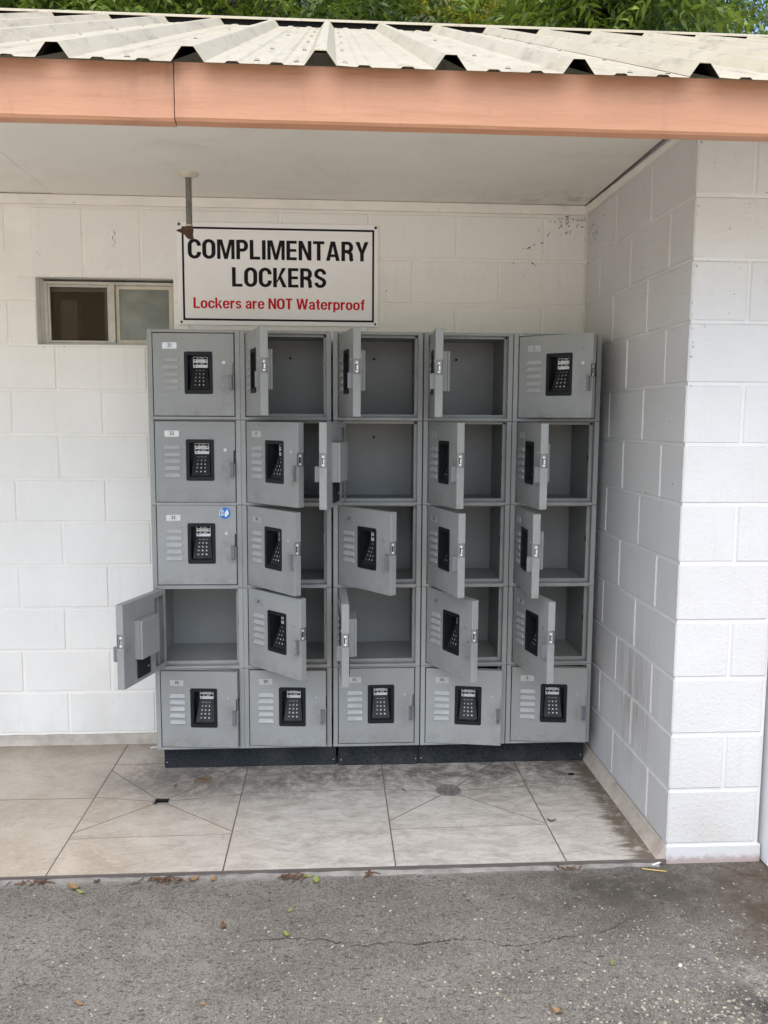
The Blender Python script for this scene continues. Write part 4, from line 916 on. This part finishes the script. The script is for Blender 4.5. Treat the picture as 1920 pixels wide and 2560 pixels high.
def stick(name, pts, r, mt, lb, cat='stick'): tag(MB().tube(pts, r, 5).build(name, mt), lb, cat)
stick('straw', [(-.10, -1.215, ZG + .004), (-.07, -1.226, ZG + .005), (-.02, -1.235, ZG + .003)], .0022, MTWIG, 'yellow straw twig on asphalt right of the slab corner')
stick('stick', [(-.055, -1.197, ZG + .006), (-.02, -1.185, ZG + .010)], 0.0026, MTRIM, 'short white stick lying at the slab corner')
m = MB(); m.cbox(-.008, .008, -.004, .004, 0, .003, .001); tag(m.build('stone_chip', MPRINTW, None, (-.181, -1.73, ZG + .001), (.1, .1, .9)), 'white flat chip on asphalt at lower right', 'stone')
m = MB(); m.box(-.016, .016, -.010, .010, 0, .0006); tag(m.build('paper_scrap', MPRINTW, None, (-2.03, -.075, ZF + .002), (0, .05, .5)), 'scrap of white paper on tiles left of lockers', 'paper')
m = MB(); m.ring([(.014 * math.cos(a), .009 * math.sin(a)) for a in np.linspace(0, 6.283, 13)[:-1]], [(.008 * math.cos(a), .005 * math.sin(a)) for a in np.linspace(0, 6.283, 13)[:-1]], 'z', 0, .003)
tag(m.build('rubber_ring', MBLACK, None, (-.136, -.464, ZF + .001)), 'small black rubber ring on tiles near right plinth', 'ring')
m = MB(); n = 14; top = [((.040 + .012 * math.sin(i * 2.7)) * math.cos(6.283 * i / n), (.026 + .006 * math.cos(i * 1.9)) * math.sin(6.283 * i / n)) for i in range(n)]
m.add([(x, y, .0008) for x, y in top] + [(x * .6, y * .6, .004) for x, y in top] + [(0, 0, .003)], [(i, (i + 1) % n, (i + 1) % n + n, i + n) for i in range(n)] + [(n + i, n + (i + 1) % n, 2 * n) for i in range(n)])
tag(m.build('mud_patch', paint('brown_mud', (.15, .11, .065), .6, .4, 40, 90, .6, dirt=(.05, .04, .03)), None, (-1.744, -.438, ZF), (0, 0, .5)), 'brown mud patch on tile beside square drain', 'mud')

# aggregate that has worked loose of the asphalt
def stones(name, n, mat, smin, smax, seed, pw, box=None):
    r = np.random.default_rng(seed); V = []; F = []; k = 0; b = [(1, 0, 0), (0, 1, 0), (-1, 0, 0), (0, -1, 0), (0, 0, 1)]
    tri = [(0, 1, 4), (1, 2, 4), (2, 3, 4), (3, 0, 4)]
    while k < n:
        x, y = (r.uniform(-2.6, 1.0), r.uniform(-2.35, -1.2)) if not box else (r.normal(box[0], box[1]), r.normal(box[2], box[3]))
        if y > -1.2: continue
        if not box and r.random() > (.05 + .95 * min(1, max(0, (-1.25 - y) / .75)) ** pw * (.35 + .65 * min(1, max(0, (x + 2.2) / 1.8)))): continue
        s = smin + (smax - smin) * r.random() ** 2.2; a = r.uniform(0, 6.28); e = r.uniform(.5, 1)
        for p in b:
            q = r.uniform(.75, 1.25); px, py = p[0] * s * q, p[1] * s * e * q
            V.append((x + px * math.cos(a) - py * math.sin(a), y + px * math.sin(a) + py * math.cos(a), ZG - .0004 + p[2] * s * .45))
        F += [tuple(i + 5 * k for i in t) for t in tri]; k += 1
    me = bpy.data.meshes.new(name); me.from_pydata(V, [], F); me.materials.append(mat); o = link(name, me); o['kind'] = 'stuff'; o['label'] = 'loose chips set in the asphalt'; o['category'] = 'gravel'; return o
o = stones('pale_gravel', 6000, MSTONE, .0016, .0070, 3, 1.35); o['label'] = 'pale loose aggregate chips dotted over the asphalt'
o = stones('grey_gravel', 3600, MSTONEG, .0020, .0085, 5, 1.0); o['label'] = 'grey worn aggregate chips showing in the asphalt'

o = stones('pale_gravel', 1500, MSTONE, .0018, .0085, 9, 1, (-.05, .26, -2.0, .15)); o['label'] = 'dense pale loose chips at the bottom right corner of the asphalt'
# cobweb dirt in the upper corner, specks on the wall
def specks(name, pts, lb, mat=MDIRT):
    m = MB()
    for (x, y, z, l, a, ax) in pts:
        w = l * random.uniform(.07, .22)
        u = Vector((math.cos(a), 0, math.sin(a))) if ax == 'b' else Vector((0, math.cos(a), math.sin(a)))
        n_ = Vector((0, -1, 0)) if ax == 'b' else Vector((-1, 0, 0)); v_ = n_.cross(u); p = Vector((x, y, z))
        m.add([p - u * l / 2, p + v_ * w / 2, p + u * l / 2, p - v_ * w / 2, p + n_ * (w * .8 + .001)], [(0, 1, 4), (1, 2, 4), (2, 3, 4), (3, 0, 4)])
    return tag(m.build(name, mat), lb, 'dirt', None, 'stuff')
pts = []
for i in range(60):
    t = abs(random.gauss(0, .09)); pts.append((-.012 - t, -.002, 2.44 - abs(random.gauss(0, .05)), random.uniform(.003, .022), random.uniform(0, 6.28), 'b'))
for i in range(45):
    t = abs(random.gauss(0, .10)); pts.append((-.002, -.02 - t, 2.40 - abs(random.gauss(0, .07)), random.uniform(.003, .016), random.uniform(0, 6.28), 'r'))
specks('cobweb_dirt', pts, 'dark cobweb dirt clustered in the upper corner of the alcove')
pts = [(-.275, -.002, 2.295, .03, .5, 'b'), (-.25, -.002, 2.31, .018, .6, 'b'), (-.30, -.003, 2.29, .018, 0, 'b'), (-.255, -.002, 2.225, .03, 2.6, 'b'), (-.24, -.002, 2.215, .016, 1.2, 'b'), (-.345, -.002, 2.225, .016, 1.0, 'b'), (-.935, -.003, 2.09, .014, 1.7, 'b'), (-.215, -.003, 2.317, .012, 1.6, 'b')]
for i in range(46): pts.append((random.uniform(-.75, -.02), -.0015, random.uniform(2.1, 2.42), random.uniform(.002, .012), random.uniform(0, 6.28), 'b'))
for i in range(40): pts.append((random.uniform(-2.75, -1.9), -.0015, random.uniform(2.15, 2.45), random.uniform(.002, .010), random.uniform(0, 6.28), 'b'))
pts += [(-2.165 + .006 * math.sin(i * 1.3), -.002, 2.335 - i * .008, .014, 1.5 + .4 * math.sin(i), 'b') for i in range(9)]
pts += [(-2.49, -.002, 1.817, .012, 0, 'b'), (-2.40, -.002, 1.82, .010, 1, 'b'), (-2.33, -.018, 2.452, .02, .2, 'b')]
specks('wall_specks', pts, 'scattered dark specks and hairline cracks on upper block wall')
pts = []
for i in range(40): pts.append((-.002, random.uniform(-1.17, -.2), random.uniform(1.2, 2.43), random.uniform(.002, .009), random.uniform(0, 6.28), 'r'))
for i in range(22): pts.append((.003 + abs(random.gauss(0, .005)), YD - .0015, random.uniform(1.6, 2.4), random.uniform(.004, .012), random.uniform(1, 2), 'b'))
for i in range(26): pts.append((random.uniform(.01, .32), YD - .0012, random.uniform(1.8, 2.42), random.uniform(.002, .010), random.uniform(0, 3.1), 'b'))
specks('pier_specks', pts, 'scattered dark specks on the return wall and pier')

# ------------------------------------------------------------------ trees behind the roof
def tree(name, x, y, rad, zc, hz, n_frond, leafL, mat, label, seed, trunk=.13, gap=0.0):
    r = np.random.default_rng(seed); t = thing(name, (x, y, ZG), label, 'tree', 'trees behind the roof')
    m = MB(); pts = [(0, 0, 0), (.05, .02, 1.6), (-.04, .05, 3.2), (.03, 0, zc - ZG)]
    m.tube(pts, [trunk, trunk * .85, trunk * .65, trunk * .35], 10)
    for k in range(9):
        a = r.uniform(0, 6.28); z0 = r.uniform(2.6, zc - ZG - .2); e = r.uniform(.5, .95) * rad
        p0 = Vector((0, 0, z0)); p2 = Vector((math.cos(a) * e, math.sin(a) * e, z0 + r.uniform(.5, 1.6))); p1 = (p0 + p2) / 2 + Vector((0, 0, .25))
        m.tube([p0, p1, p2], [trunk * .34, trunk * .2, trunk * .06], 6)
        for q in range(4):
            b = p1.lerp(p2, r.uniform(0, 1)); c = b + Vector((r.uniform(-.6, .6), r.uniform(-.6, .6), r.uniform(-.15, .6))); m.tube([b, (b + c) / 2 + Vector((0, 0, .06)), c], [trunk * .09, trunk * .06, trunk * .025], 5)
    m.build('trunk', MBARK, t)
    # clustered compound leaves
    nc = max(14, n_frond // 26); cl = r.normal(0, 1, (nc, 3)); cl /= np.linalg.norm(cl, axis=1)[:, None]; cl *= (r.random((nc, 1)) ** .45)
    cl = cl * np.array([rad, rad, hz]) + np.array([0, 0, zc - ZG])
    ci = r.integers(0, nc, n_frond); P = cl[ci] + r.normal(0, 1, (n_frond, 3)) * np.array([.34, .34, .26])
    ctint = r.random(nc)[ci]
    nl = 11; tt = np.repeat(np.linspace(.12, 1, 6), 2)[:nl]; side = np.array([1, -1] * 6)[:nl].astype(float); side[-1] = 0
    az = r.uniform(0, 6.28, n_frond); dr_ = np.stack([np.cos(az), np.sin(az), r.uniform(-.9, .15, n_frond)], 1); dr_ /= np.linalg.norm(dr_, axis=1)[:, None]
    sd_ = np.cross(dr_, np.array([0, 0, 1.0])); sd_ /= np.linalg.norm(sd_, axis=1)[:, None]
    sd_ = sd_ + r.normal(0, .35, sd_.shape); sd_ /= np.linalg.norm(sd_, axis=1)[:, None]
    FL = leafL * r.uniform(2.4, 3.8, n_frond)
    base = P[:, None, :] + dr_[:, None, :] * (tt[None, :, None] * FL[:, None, None]); base[..., 2] -= (tt[None, :] ** 2) * FL[:, None] * .30
    ld = dr_[:, None, :] * .55 + sd_[:, None, :] * side[None, :, None] * .95; ld[..., 2] -= .28; ld += r.normal(0, .16, ld.shape); ld /= np.linalg.norm(ld, axis=2)[..., None]
    up = np.cross(ld, dr_[:, None, :] + r.normal(0, .25, ld.shape)); up /= (np.linalg.norm(up, axis=2)[..., None] + 1e-6); wd = np.cross(up, ld)
    LL = leafL * r.uniform(.7, 1.15, (n_frond, nl))[..., None]; WW = LL * .17
    v0 = base; v1 = base + ld * LL * .42 + wd * WW; v2 = base + ld * LL - np.array([0, 0, .12]) * LL; v3 = base + ld * LL * .42 - wd * WW
    V = np.stack([v0, v1, v2, v3], 2).reshape(-1, 3); nq = n_frond * nl
    me = bpy.data.meshes.new('crown'); me.vertices.add(nq * 4); me.vertices.foreach_set('co', V.ravel().astype(np.float32))
    me.loops.add(nq * 4); me.loops.foreach_set('vertex_index', np.arange(nq * 4, dtype=np.int32))
    me.polygons.add(nq); me.polygons.foreach_set('loop_start', (np.arange(nq) * 4).astype(np.int32)); me.polygons.foreach_set('loop_total', np.full(nq, 4, np.int32))
    at = me.attributes.new('tint', 'FLOAT', 'FACE'); at.data.foreach_set('value', (.62 * np.repeat(ctint, nl) + .38 * r.random(nq)).astype(np.float32))
    me.update(); me.validate(); me.materials.append(mat); o = link('crown', me, t); return t
LD = mat_leaf('leaf_dark', (.009, .026, .006), (.16, .25, .035), 1)
LM = mat_leaf('leaf_mid', (.014, .040, .008), (.26, .36, .045), 2)
LY = mat_leaf('leaf_yellow', (.10, .15, .018), (.68, .62, .08), 3)
tree('pecan_tree', -4.4, 5.6, 1.35, 5.6, 1.1, 1900, .105, LD, 'dark green tree at the left end of the roof line', 11)
tree('pecan_tree', -2.6, 4.9, 1.20, 5.35, 1.1, 1800, .105, LM, 'mid green tree behind roof left of centre, with drooping leaflets', 12)
tree('pecan_tree', -1.1, 5.4, 1.10, 5.55, 1.1, 1600, .100, LD, 'dense dark green tree behind roof at centre left', 13)
tree('pecan_tree', .15, 6.2, 1.05, 5.95, 1.1, 1700, .095, LY, 'yellow green tree behind roof right of centre', 14)
tree('pecan_tree', 1.35, 4.4, 1.05, 5.25, 1.0, 1500, .125, LM, 'bright green tree with large hanging leaflets at upper right', 15)
tree('pecan_tree', 3.2, 7.2, 1.4, 6.6, 1.2, 1700, .080, LD, 'dark sparse tree against bright sky at right end', 16)
tree('broad_tree', -6.4, 10.0, 2.4, 7.6, 1.9, 2600, .11, LD, 'far dark tree behind the left end of the roof', 21, .2)
tree('broad_tree', -2.6, 10.5, 2.6, 7.8, 1.9, 2800, .11, LD, 'far dark tree filling the gap behind left centre trees', 22, .2)
tree('broad_tree', 4.9, 12.0, 2.2, 8.6, 1.8, 2200, .11, LD, 'far dark tree behind the sparse tree at right end', 24, .2)
tree('broad_tree', .9, 11.0, 2.0, 8.0, 1.7, 1700, .11, LD, 'far dark tree behind the yellow green tree', 23, .2)
